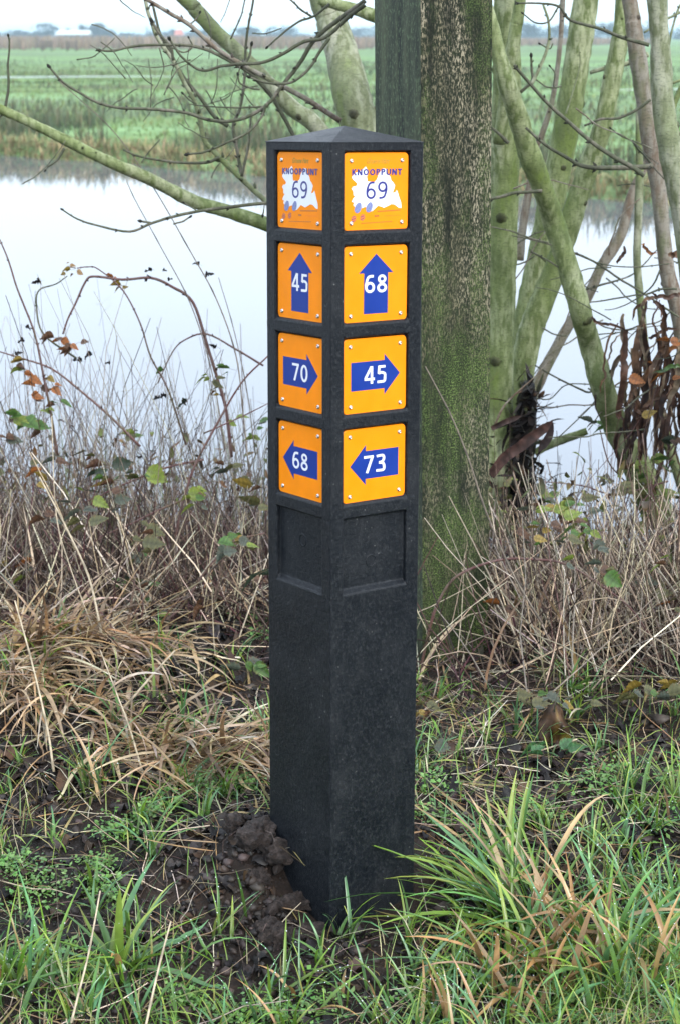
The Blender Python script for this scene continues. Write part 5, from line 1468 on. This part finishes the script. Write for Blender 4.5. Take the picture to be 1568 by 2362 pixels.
# matted leaves in the bank growth, their dark colour painting its shade
p = region(3800, f_back, yr=(3.2, 4.75)); n = len(p)
rt = rooted(p); rt[:, 2] += rng.random(n)*.22*sstep(3.3, 3.8, p[:, 1])
VFC = ribbons(rt, rng.uniform(0, 6.28, n), rng.uniform(.3, 2.4, n), rng.uniform(-.8, 1.2, n), rng.uniform(.02, .06, n), rng.uniform(.006, .018, n), 4,
              pick([(.03, .018, .012), (.05, .03, .015), (.04, .05, .02), (.07, .04, .02), (.10, .10, .03)], n, .3), pick([(.03, .02, .014), (.06, .03, .015), (.06, .07, .02), (.15, .08, .03)], n, .3), across=3)
link('withered_leaves', new_mesh('withered_leaves', VFC[0], VFC[1], VFC[2], False, [M_DRY]), label='small dark withered leaves caught in the bank growth', kind='stuff')
# tall fine stems standing against the water on the left
def f_tall(x, y): return (1-sstep(-.22, -.05, x))*(.35+.65*(fbm(x*6, y*6, 91, 2) > .45))
p = region(640, f_tall, (-1.25, -.08), (3.6, 4.6)); n = len(p)
yaw = rng.normal(3.0, .8, n); tilt = np.abs(rng.normal(.36, .24, n)); L = np.clip(rng.gamma(4.0, .125, n), .22, 1.0)*(1-.15*(p[:, 0] > -.5))
VFC1 = stalks(rooted(p), dirs(yaw, tilt), L, rng.uniform(.0008, .0017, n), 6, pick([(.30, .25, .19), (.17, .13, .10), (.42, .36, .28), (.10, .07, .06)], n, .2), .10, .03)
# side twiglets on the tall stems
m_ = 520; idx = rng.integers(0, n, m_); tt = rng.uniform(.4, .95, m_)
base = rooted(p)[idx]+dirs(yaw, tilt)[idx]*(L[idx]*tt)[:, None]
VFC2 = stalks(base, dirs(rng.uniform(0, 6.28, m_), rng.uniform(.3, 1.5, m_)), rng.uniform(.03, .12, m_), rng.uniform(.0003, .0006, m_), 3, pick([(.34, .29, .23), (.22, .18, .15)], m_), .25, .1)
p3 = region(300, f_tall, (-1.25, -.08), (3.8, 4.6)); n3 = len(p3)
VFC3 = ribbons(rooted(p3), rng.uniform(0, 6.28, n3), np.abs(rng.normal(.12, .12, n3)), rng.uniform(0, .5, n3), rng.uniform(.3, .7, n3), rng.uniform(.002, .004, n3), 6, pick([(.06, .10, .04), (.08, .12, .06)], n3), pick([(.16, .19, .11), (.3, .26, .17)], n3))
VFC = joinVFC([VFC1, VFC2, VFC3])
link('tall_dry_stems', new_mesh('tall_dry_stems', VFC[0], VFC[1], VFC[2], False, [M_STALK]), label='tall fine grey stems standing against the water at left', kind='stuff')
# a few right side twigs over the water
p = region(150, lambda x, y: np.ones_like(x), (.32, 1.2), (3.8, 4.5)); n = len(p)
VFC = stalks(rooted(p), dirs(rng.uniform(0, 6.28, n), np.abs(rng.normal(.4, .3, n))), rng.uniform(.15, .55, n), rng.uniform(.0006, .0016, n), 6, pick([(.12, .09, .08), (.06, .04, .035), (.28, .23, .18)], n, .15), .15, .07)
link('bank_twigs', new_mesh('bank_twigs', VFC[0], VFC[1], VFC[2], False, [M_STALK]), label='thin dark twigs over the water at right', kind='stuff')

# individual long pale stalks one can point at
one = [([(135, 185), (260, 300), (350, 425), (440, 580), (500, 690), (545, 820), (562, 960), (575, 1090)], 1.7, 3.85, 'long thin grey dead stem hanging across the left water from the twigs'),
       ([(290, 410), (312, 460), (372, 570), (440, 700), (490, 860), (520, 1040)], 1.5, 3.9, 'thin grey dead stem just left of the longest one over the water'),
       ([(505, 640), (540, 760), (570, 900), (590, 1050)], 1.4, 3.9, 'short thin grey stem close to the left side of the post over the water'),
       ([(92, 1100), (150, 1210), (205, 1330), (235, 1460)], 3.0, 3.1, 'long pale hollow stalk slanting down the left bank'),
       ([(35, 1385), (75, 1530), (110, 1680), (125, 1780)], 3.2, 2.75, 'thick cream straw standing at the left edge of the straw heap'),
       ([(232, 1500), (270, 1600), (300, 1680), (335, 1800)], 2.6, 2.7, 'pale bent straw in front of the straw heap'),
       ([(120, 960), (130, 1180), (160, 1300), (215, 1450)], 1.6, 3.2, 'fine straight straw in front of the left brambles'),
       ([(232, 2055), (205, 2200), (180, 2300), (165, 2360)], 3.4, 1.98, 'long cream straw lying at the bottom left of the grass'),
       ([(395, 2125), (370, 2220), (345, 2330), (330, 2400)], 3.6, 1.95, 'tan straw standing in the grass left of the post foot'),
       ([(980, 845), (1040, 960), (1080, 1060), (1120, 1180), (1180, 1320), (1250, 1440)], 2.6, 3.1, 'long grey twig leaning across the timber post'),
       ([(1050, 1770), (1130, 1750), (1220, 1735), (1330, 1705)], 2.2, 2.75, 'fine pale straw lying on the soil right of the post'),
       ([(405, 1500), (350, 1560), (285, 1635)], 3.6, 2.85, 'short cream straw crossing the straw heap')]
for pts, r, Yd, lab in one:
    P = [at(a, b_, Yd-(b_-pts[0][1])*.0003) for a, b_ in pts]
    P = [Vector((q.x, q.y, max(q.z, Gs(q.x, q.y)+.004))) for q in P]
    C = catmull([np.array(q) for q in P], 6)
    dark = 'grey' in lab
    rad = np.linspace(.6, 1, len(C))*r/FD*Yd*.95
    for k in range(5, len(rad), 6): rad[k] *= 1.35
    cc = np.full((len(C), 3), 1.0)*np.array((.16, .13, .10) if dark else (.52, .43, .30))
    for k in range(5, len(cc), 6): cc[k] *= .5
    V, F, Cc = tube(C, rad, 7, cc, rough=.03)
    b0 = C[-1]
    link('dry_straw', py_mesh('dry_straw', V-b0, clean_faces(F), Cc, True, [M_STALK]), None, lab, 'straw', 'long single straws', None, tuple(b0))

# straw heap, left
def heap(cx, cy, sx, sy):
    return lambda x, y: np.exp(-(((x-cx)/sx)**2+((y-cy)/sy)**2))
hp = gp(230, 1600, .05)
hf = lambda x, y: np.clip(heap(-.56, 3.10, .24, .16)(x, y)+heap(-.20, 2.72, .20, .07)(x, y)*.9+.5*heap(-.38, 2.88, .3, .10)(x, y), 0, 1)*(1-.85*heap(-.17, 3.05, .12, .16)(x, y))*(.35+.65*(fbm(x*9, y*9, 301, 2) > .42))
p = region(1650, lambda x, y: hf(x, y)**2.2*clear_post(x, y), (-1.1, .02), (2.5, 3.5)); n = len(p)
root = rooted(p); root[:, 2] += rng.random(n)*.03
VFC = ribbons(root, rng.normal(-1.0, 1.1, n), np.abs(rng.normal(1.1, .4, n)), rng.uniform(.3, 1.9, n), rng.uniform(.06, .22, n), rng.uniform(.0030, .0105, n), 10,
              pick(GOLD, n), pick(STRAW+GOLD[:3], n), side=rng.normal(0, .25, n), across=3, power=.9)
link('straw_heap', new_mesh('straw_heap', VFC[0], VFC[1], VFC[2], False, [M_DRY]), label='matted heap of golden dead grass on the left', kind='stuff')

# loose straw lying everywhere in the foreground
def f_fg(x, y): return (y < 3.2)*clear_post(x, y)*(.35+.65*(fbm(x*5, y*5, 55, 3) > .48))
f_fg2 = lambda x, y: f_fg(x, y)*(1-.75*np.exp(-((x+.05)**2+(y-2.2)**2)/.05))
p = region(4600, f_fg2, yr=(1.7, 3.3)); n = len(p)
root = rooted(p, .003)
VFC = stalks(root, dirs(rng.uniform(0, 6.28, n), rng.normal(1.45, .16, n)), rng.uniform(.04, .16, n), rng.uniform(.0004, .0012, n), 4, pick(STRAW+GOLD[3:], n, .2), .2, .08)
link('loose_straw', new_mesh('loose_straw', VFC[0], VFC[1], VFC[2], False, [M_STALK]), label='loose straw and rootlets lying on the wet soil', kind='stuff')

p = region(1100, f_fg2, yr=(1.75, 3.2)); n = len(p)
VFC = ribbons(rooted(p, .002), rng.uniform(0, 6.28, n), np.abs(rng.normal(1.35, .2, n)), rng.uniform(-.1, .7, n), rng.uniform(.04, .14, n), rng.uniform(.002, .006, n), 7,
              pick([(.30, .19, .09), (.20, .12, .06), (.12, .10, .04), (.40, .27, .13)], n), pick([(.40, .28, .14), (.26, .17, .09), (.16, .16, .05)], n), side=rng.normal(0, .3, n), across=3)
link('matted_grass', new_mesh('matted_grass', VFC[0], VFC[1], VFC[2], False, [M_DRY]), label='flattened dead grass matted on the foreground soil', kind='stuff')
# dark rotting leaf litter
p = region(5200, lambda x, y: (y < 3.6)*clear_post(x, y)*(.15+.85*(fbm(x*3, y*3, 57, 3) > .5)), yr=(1.75, 3.7)); n = len(p)
def litter(p, smin, smax, cols):
    n = len(p); s = rng.uniform(smin, smax, n)
    u = np.linspace(-1, 1, 4); U, W_ = np.meshgrid(u, u); U = U.ravel(); W_ = W_.ravel()
    th_ = rng.uniform(0, 6.28, n); ct, st = np.cos(th_)[:, None], np.sin(th_)[:, None]
    asp = rng.uniform(.45, .8, n)[:, None]
    shrink = (1-.38*(np.abs(U*W_)))
    lx = (U*shrink)[None]*s[:, None]; ly = (W_*shrink)[None]*s[:, None]*asp
    z = rng.normal(0, .32, (n, 16))*s[:, None] + (np.abs(ly)*rng.uniform(.1, .9, (n, 1)))+.004
    tl = rng.normal(0, .35, (n, 1))
    X = p[:, :1]+lx*ct-ly*st; Y = p[:, 1:2]+lx*st+ly*ct
    Zz = np.maximum(G(p[:, 0], p[:, 1])[:, None]+z+lx*tl, G(X, Y)+.001)
    V = np.stack([X, Y, Zz], -1).reshape(-1, 3)
    f = np.array([(r*4+c, r*4+c+1, (r+1)*4+c+1, (r+1)*4+c) for r in range(3) for c in range(3)])
    F = (np.arange(n)[:, None, None]*16+f[None]).reshape(-1, 4)
    C = np.repeat(pick(cols, n, .25), 16, 0)
    return V, F, C
VFC = litter(p, .005, .017, [(.012, .010, .010), (.02, .015, .013), (.035, .028, .026), (.008, .007, .007), (.055, .032, .018)])
link('leaf_litter', new_mesh('leaf_litter', VFC[0], VFC[1], VFC[2], False, [M_LITTER]), label='black wet rotting leaves on the soil', kind='stuff')

p = region(210, lambda x, y: clear_post(x, y)*np.clip(sstep(.1, .2, x)*sstep(2.3, 2.5, y)*(1-sstep(2.75, 3.0, y))+heap(-.19, 3.02, .12, .16)(x, y)+.6*heap(-.6, 2.7, .15, .12)(x, y)+.25*heap(-.45, 3.6, .3, .2)(x, y), 0, 1), (-1.0, 1.0), (2.2, 3.9))
VFC = litter(p, .012, .030, [(.012, .009, .009), (.022, .014, .012), (.045, .027, .018), (.016, .013, .013), (.07, .04, .02)])
link('fallen_leaves', new_mesh('fallen_leaves', VFC[0], VFC[1], VFC[2], True, [M_LITTER]), label='large blackened wet fallen leaves on the soil', kind='stuff')
# ---- clods
def clod_mesh(seed, sub=4):
    import bmesh
    bm = bmesh.new(); bmesh.ops.create_icosphere(bm, subdivisions=sub, radius=1)
    r = np.random.default_rng(seed)
    co = np.array([v.co[:] for v in bm.verts])
    d = np.zeros(len(co))
    for f, a in ((1.8, .34), (4, .24), (9, .17), (19, .10), (34, .05)):
        k = r.normal(0, 1, (5, 3)); k = k/np.linalg.norm(k, axis=1, keepdims=True)*f; ph = r.uniform(0, 6.28, 5)
        d += a*np.sin(co@k.T+ph).mean(1)*2.9
    co = co*(1+d)[:, None]*np.array([1, r.uniform(.7, 1), r.uniform(.55, .85)])
    for v, c in zip(bm.verts, co): v.co = c
    me = bpy.data.meshes.new('soil_clod'); bm.to_mesh(me); bm.free()
    me.polygons.foreach_set('use_smooth', np.ones(len(me.polygons), dtype=bool))
    me.materials.append(M_CLOD); return me
def clod_material():
    m, t, b = mat('clod_earth')
    n1 = noise(t, 2.5, 6, .65); n2 = noise(t, 9, 6, .75)
    c = cramp(t, n1.outputs['Fac'], [(.35, (.03, .021, .018)), (.5, (.085, .062, .053)), (.65, (.17, .13, .115))])
    d = cramp(t, n2.outputs['Fac'], [(.3, (.5, .5, .5)), (.65, (1.35, 1.3, 1.25))])
    t.links.new(mixc(t, 1.0, c.outputs['Color'], d.outputs['Color'], 'MULTIPLY'), b.inputs['Base Color'])
    b.inputs['Roughness'].default_value = .6; bump(t, b, n2.outputs['Fac'], 1.0, .25)
    return m
M_CLOD = clod_material()
M_CRUMB = attr_mat('crumb_earth', .6, 0, .4, .6, 40)
CLODS = [clod_mesh(i) for i in range(7)]
clod_px = [(655, 2015, 46, 'largest knobbly brown clod of earth leaning on the left side of the post foot'),
    (602, 2003, 30, 'second largest clod just left of the largest one'), (690, 2058, 30, 'brown clod in the corner between the largest clod and the post edge'),
    (640, 2070, 26, 'round clod right below the largest clod'), (595, 2040, 22, 'clod below the second largest clod on the left of the heap'),
    (555, 1975, 26, 'flat brown clod at the upper left of the earth heap'), (655, 2120, 32, 'low wide clod matted with rootlets at the front of the earth heap'),
    (612, 2105, 20, 'small clod left of the low wide rooty clod'), (712, 2100, 18, 'small dark clod touching the front edge of the post'),
    (560, 2085, 17, 'small loose clod on the soil far left of the heap'), (625, 1968, 18, 'small clod topmost of the heap beside the left post edge'),
    (672, 1985, 18, 'rounded clod wedged on top against the left post face'), (985, 1935, 18, 'lump of dark earth just right of the right post edge'),
    (1015, 1965, 16, 'dark lump of earth in front of the one at the right post edge')]
for i, (px, py, s, lab) in enumerate(clod_px):
    p = gp(px, py, .03 if 540 < px < 720 else 0.01)
    z = Gs(p.x, p.y)
    sc = s/FD*2.5*1.12
    o = link('soil_clod', CLODS[i % 7], None, lab, 'clod', 'clods of wet earth around the post foot')
    o.location = (p.x, p.y, z+sc*.15); o.scale = (sc, sc, sc); o.rotation_euler = (random.uniform(-.4, .4), random.uniform(-.4, .4), random.uniform(0, 6.28))
# crumbs as stuff
import bmesh as _b
bm = _b.new(); _b.ops.create_icosphere(bm, subdivisions=1, radius=1)
ico = np.array([v.co[:] for v in bm.verts]); icf = np.array([[v.index for v in f.verts] for f in bm.faces]); bm.free()
p = region(12000, lambda x, y: clear_post(x, y)*(.08+.92*np.exp(-(((x+.14)/.16)**2+((y-2.24)/.15)**2))+.35*(fbm(x*4, y*4, 66, 3) > .52)), (-1.2, 1.2), (1.75, 3.3)); n = len(p)
s = rng.gamma(1.6, .0018, n)+.0008
P3 = np.column_stack([p, G(p[:, 0], p[:, 1])+s*.3])
V = (P3[:, None]+ico[None]*(s[:, None, None]*rng.uniform(.35, 1.4, (n, len(ico), 1))*np.array([1, 1, .7]))).reshape(-1, 3)
F = (np.arange(n)[:, None, None]*len(ico)+icf[None]).reshape(-1, 3)
link('soil_crumbs', new_mesh('soil_crumbs', V, F, np.repeat(pick([(.012, .009, .008), (.03, .021, .018), (.06, .044, .037)], n, .25), len(ico), 0), False, [M_CRUMB]), label='loose crumbs of dark soil around the post foot', kind='stuff')

# ================================================================== LIVING GRASS
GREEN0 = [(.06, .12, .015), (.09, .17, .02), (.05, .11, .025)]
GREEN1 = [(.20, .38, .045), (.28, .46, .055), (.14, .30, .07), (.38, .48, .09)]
BLUEG = [(.13, .32, .13), (.16, .36, .16)]
# bare-soil map: post surroundings and a path to the lower left stay thin
bs1 = gp(600, 2080); bs2 = gp(380, 2060)
def f_green(x, y):
    bare = np.exp(-(((x+.06)/.20)**2+((y-2.27)/.13)**2))
    bare2 = np.exp(-(((x+.25)/.16)**2+((y-2.26)/.12)**2))
    rr = sstep(-.1, .35, x)*(1-sstep(2.12, 2.45, y))           # lush corner lower right
    base = .24*(1-sstep(2.9, 3.25, y)) + .6*rr + .28*(1-sstep(1.98, 2.2, y))
    pat = .35+.65*(fbm(x*7, y*7, 77, 3) > .47)
    return np.clip(base*pat*(1-.95*bare)*(1-.75*bare2), 0, 1)*clear_post(x, y)
p = region(12000, f_green, (-1.3, 1.3), (1.6, 3.3)); n = len(p)
L = rng.uniform(.018, .072, n)*(1+.35*(p[:, 0] > .15))
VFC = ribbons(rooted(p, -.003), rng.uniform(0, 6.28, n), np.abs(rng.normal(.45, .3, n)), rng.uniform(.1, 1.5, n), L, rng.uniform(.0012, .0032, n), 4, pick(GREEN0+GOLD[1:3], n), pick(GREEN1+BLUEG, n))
link('short_grass', new_mesh('short_grass', VFC[0], VFC[1], VFC[2], False, [M_GRASS]), label='short bright green grass across the foreground', kind='stuff')
# small clumps of grass (several blades from one point)
c = region(560, f_green, (-1.3, 1.3), (1.6, 3.3)); k = 9
cc_ = np.repeat(c, k, 0)+rng.normal(0, .006, (len(c)*k, 2)); n = len(cc_)
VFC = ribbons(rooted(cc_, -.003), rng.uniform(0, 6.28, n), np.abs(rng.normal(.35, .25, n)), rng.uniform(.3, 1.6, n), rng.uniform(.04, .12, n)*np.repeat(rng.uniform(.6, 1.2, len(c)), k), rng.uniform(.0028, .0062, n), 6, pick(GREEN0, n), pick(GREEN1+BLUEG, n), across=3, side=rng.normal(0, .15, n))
link('grass_clumps', new_mesh('grass_clumps', VFC[0], VFC[1], VFC[2], False, [M_GRASS]), label='small clumps of green grass over the foreground soil', kind='stuff')
# chickweed and moss: tiny leaves
def weed(centres, per, spread, size, cols, name, lab, hgt=.02):
    pts = []
    for (x, y, rad) in centres:
        q = rng.normal(0, 1, (per, 2))*rad*.5+np.array([x, y]); pts.append(q)
    p = np.concatenate(pts); p = p[clear_post(p[:, 0], p[:, 1])]; n = len(p)
    z = G(p[:, 0], p[:, 1])+rng.random(n)*hgt
    s = rng.uniform(size*.5, size*1.3, n); th_ = rng.uniform(0, 6.28, n)
    a = np.stack([np.cos(th_), np.sin(th_), rng.normal(.1, .35, n)], 1); b2 = np.stack([-np.sin(th_), np.cos(th_), rng.normal(0, .35, n)], 1)
    P = np.column_stack([p, z])
    V = np.stack([P, P+a*s[:, None]*.5+b2*s[:, None]*.42, P+a*s[:, None]*1.15, P+a*s[:, None]*.5-b2*s[:, None]*.42], 1).reshape(-1, 3)
    F = np.arange(n*4).reshape(-1, 4)
    link(name, new_mesh(name, V, F, np.repeat(pick(cols, n, .2), 4, 0), False, [M_GRASS]), label=lab, kind='stuff')
def W(px, py, r): q = gp(px, py); return (q.x, q.y, r)
weed([W(60, 2040, .06), W(90, 2060, .05), W(20, 2010, .04), W(230, 2010, .03), W(240, 2060, .03), W(390, 1880, .04), W(270, 1930, .04), W(240, 1310, .10), W(180, 1320, .10), W(60, 1350, .08), W(340, 1900, .03),
      W(1350, 1840, .06), W(1410, 1800, .06), W(1500, 1900, .08), W(1010, 1880, .05), W(1000, 1950, .03), W(1540, 1800, .07), W(1300, 2290, .06), W(1450, 2330, .08), W(1500, 2200, .06), W(1030, 2230, .04), W(980, 2330, .06), W(700, 2330, .06), W(560, 2330, .05),
      W(480, 1850, .05), W(555, 1850, .04), W(590, 1440, .06), W(620, 1500, .05), W(430, 2290, .03), W(100, 2200, .05), W(1240, 1900, .05), W(1480, 2050, .07)], 240, 1, .0065,
     [(.14, .30, .06), (.17, .34, .08), (.10, .24, .06), (.20, .33, .10)], 'chickweed', 'tiny leaved bright green weeds in patches on the soil')

# ---- individual tufts
def tuft(px, py, n, Lr, Wr, label, dead=.15, lean=(.25, .25), curl=(.5, 1.4), bias=None, parts_as_objects=False, spread=.03, seed=1, cols=None, group='large tufts of green grass'):
    global rng
    keep = rng; rng = np.random.default_rng(seed)
    q = gp(px, py)
    z = Gs(q.x, q.y)
    T = empty('grass_tuft', (q.x, q.y, z), label, 'grass', group)
    p = rng.normal(0, spread, (n, 2))*.6+np.array([q.x, q.y])
    yaw = rng.uniform(0, 6.283, n) if bias is None else np.where(rng.random(n) < bias[2], rng.normal(math.radians(bias[0]), math.radians(bias[1]), n), rng.uniform(0, 6.28, n))
    ln = np.abs(rng.normal(lean[0], lean[1], n)); cl = rng.uniform(curl[0], curl[1], n)
    LL = rng.uniform(*Lr, n); WW = rng.uniform(*Wr, n)
    d = rng.random(n) < dead
    c0 = np.where(d[:, None], pick(GOLD, n), pick(cols or GREEN0, n)); c1 = np.where(d[:, None], pick([(.50, .27, .10), (.42, .22, .08), (.5, .36, .2)], n), pick(GREEN1+BLUEG, n))
    mats_ = [M_GRASS]
    segs = 10; sdv = rng.normal(0, .14, n)
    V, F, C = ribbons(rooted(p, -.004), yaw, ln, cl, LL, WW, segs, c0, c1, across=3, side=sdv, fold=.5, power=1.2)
    V = V-np.array(T.location)
    if parts_as_objects:
        nv = (segs+1)*3; nf = segs*2
        for i in range(n):
            f = F[i*nf:(i+1)*nf]-i*nv
            link('blade', new_mesh('blade', V[i*nv:(i+1)*nv], f, C[i*nv:(i+1)*nv], True, mats_), T)
    else:
        link('blades', new_mesh('blades', V, F, C, True, mats_), T)
    rng = keep
    return T
tuft(1200, 2120, 95, (.12, .29), (.005, .0105), 'big wet tuft of long grass blades sprawling against the right side of the post foot', .14, (.75, .32), (.5, 1.6), (175, 60, .7), True, .05, 11)
tuft(1330, 2190, 46, (.10, .22), (.007, .0125), 'tuft mixed with orange dead blades right of the big tuft', .45, (.4, .3), (.5, 1.5), (200, 70, .5), True, .06, 12)
tuft(1210, 2260, 42, (.10, .20), (.007, .0125), 'tuft of brown and green blades low in front of the big tuft', .5, (.5, .3), (.5, 1.4), (170, 70, .6), True, .05, 13)
tuft(1440, 2260, 46, (.09, .19), (.006, .011), 'lush tuft with brown dead blades near the bottom right corner', .3, (.3, .25), (.5, 1.3), None, True, .06, 14)
tuft(1530, 2130, 60, (.08, .17), (.004, .008), 'upright fresh green tuft at the right edge of the grass', .12, (.25, .2), (.3, 1.1), None, True, .06, 15)
tuft(270, 2235, 24, (.09, .19), (.008, .014), 'star shaped tuft of broad green blades on bare soil at lower left', .05, (.75, .3), (.4, 1.1), None, True, .012, 16)
tuft(50, 2280, 40, (.09, .18), (.004, .009), 'tuft of tall green grass in the lower left corner', .15, (.3, .2), (.3, 1.0), None, True, .05, 17)
tuft(215, 1850, 26, (.08, .17), (.003, .0065), 'green tuft in front of the straw heap at left', .25, (.3, .2), (.4, 1.2), None, True, .03, 18)
tuft(440, 1850, 20, (.08, .17), (.003, .006), 'small green tuft between the straw heap and the post', .3, (.5, .3), (.3, 1.2), None, True, .03, 19)
tuft(1420, 2030, 20, (.07, .14), (.003, .006), 'tuft of narrow blades behind the lush right corner', .15, (.3, .2), (.3, 1.2), None, True, .05, 20)
tuft(1180, 2040, 9, (.12, .19), (.008, .012), 'tuft of long straight blades rising above the dark leaves right of the post', .0, (.7, .12), (.1, .5), (120, 30, .9), True, .02, 21)
tuft(940, 2330, 46, (.05, .12), (.003, .007), 'low tuft of bright grass at the bottom centre', .08, (.35, .25), (.3, 1.2), None, True, .06, 22)
tuft(660, 2290, 36, (.05, .11), (.003, .007), 'sparse low tuft in front of the earth clods', .08, (.4, .25), (.3, 1.2), None, True, .06, 23)
tuft(1090, 2340, 40, (.05, .12), (.003, .007), 'low leafy tuft at the bottom right of centre', .2, (.35, .25), (.3, 1.2), None, True, .06, 24)
tuft(500, 2160, 14, (.05, .11), (.003, .007), 'thin tuft on the bare soil left of the clods', .0, (.3, .2), (.2, .9), None, True, .03, 25)
tuft(1520, 1890, 30, (.07, .16), (.003, .007), 'small pale tuft at the right edge below the dry stems', .15, (.3, .2), (.3, 1.2), None, True, .05, 26)

# nettle with toothed leaves under the brown leaf
q = gp(1265, 1750, .03)
NT = empty('nettle', (q.x, q.y, Gs(q.x, q.y)), 'small nettle with toothed dark green leaves below the big brown leaf', 'nettle')
LC['nettle'] = (.06, .17, .06)
V, F, C = tube([(q.x, q.y, Gs(q.x, q.y)-.01), (q.x+.004, q.y, Gs(q.x, q.y)+.03), (q.x+.01, q.y-.005, Gs(q.x, q.y)+.055)], [.0018, .0015, .001], 6, np.full((3, 3), 1.)*np.array([.10, .16, .06]))
link('stem', py_mesh('stem', V-np.array(NT.location), clean_faces(F), C, True, [M_GRASS]), NT)
for (px, py, s) in ((1240, 1722, 30), (1262, 1715, 24), (1290, 1722, 26), (1310, 1728, 26), (1250, 1742, 26), (1285, 1745, 20), (1328, 1722, 20), (1225, 1735, 22)):
    put_leaf(NT, px, py, s, 'nettle', 'oval', h=.035)

# drops added on the wet blades, whitish base colour painting the sparkle
m, t, b = mat('dew'); b.inputs['Base Color'].default_value = (.75, .8, .82, 1); b.inputs['Roughness'].default_value = .04
b.inputs['Specular IOR Level'].default_value = .8
nd = noise(t, 400, 2); rd = cramp(t, nd.outputs['Fac'], [(.3, (.03,)*3), (.7, (.08,)*3)]); t.links.new(rd.outputs['Color'], b.inputs['Roughness'])
M_DEW = m
pts = []
for o in bpy.data.objects:
    if o.name.startswith('blade') and o.parent and o.parent.name.startswith('grass_tuft') and len(o.data.vertices) < 60:
        for k in range(3):
            if random.random() < .5:
                v = o.data.vertices[random.randrange(9, len(o.data.vertices)-6)].co
                pts.append(np.array(v)+np.array(o.parent.location)+[0, -.0006, .0008])
pts = np.array(pts); n = len(pts)
s_ = rng.uniform(.0003, .0010, n)
V = (pts[:, None]+ico[None]*s_[:, None, None]).reshape(-1, 3)
F = (np.arange(n)[:, None, None]*len(ico)+icf[None]).reshape(-1, 3)
link('dew_drops', new_mesh('dew_drops', V, F, None, True, [M_DEW]), label='tiny drops coloured whitish as wet sparkle on the long grass blades', kind='stuff')
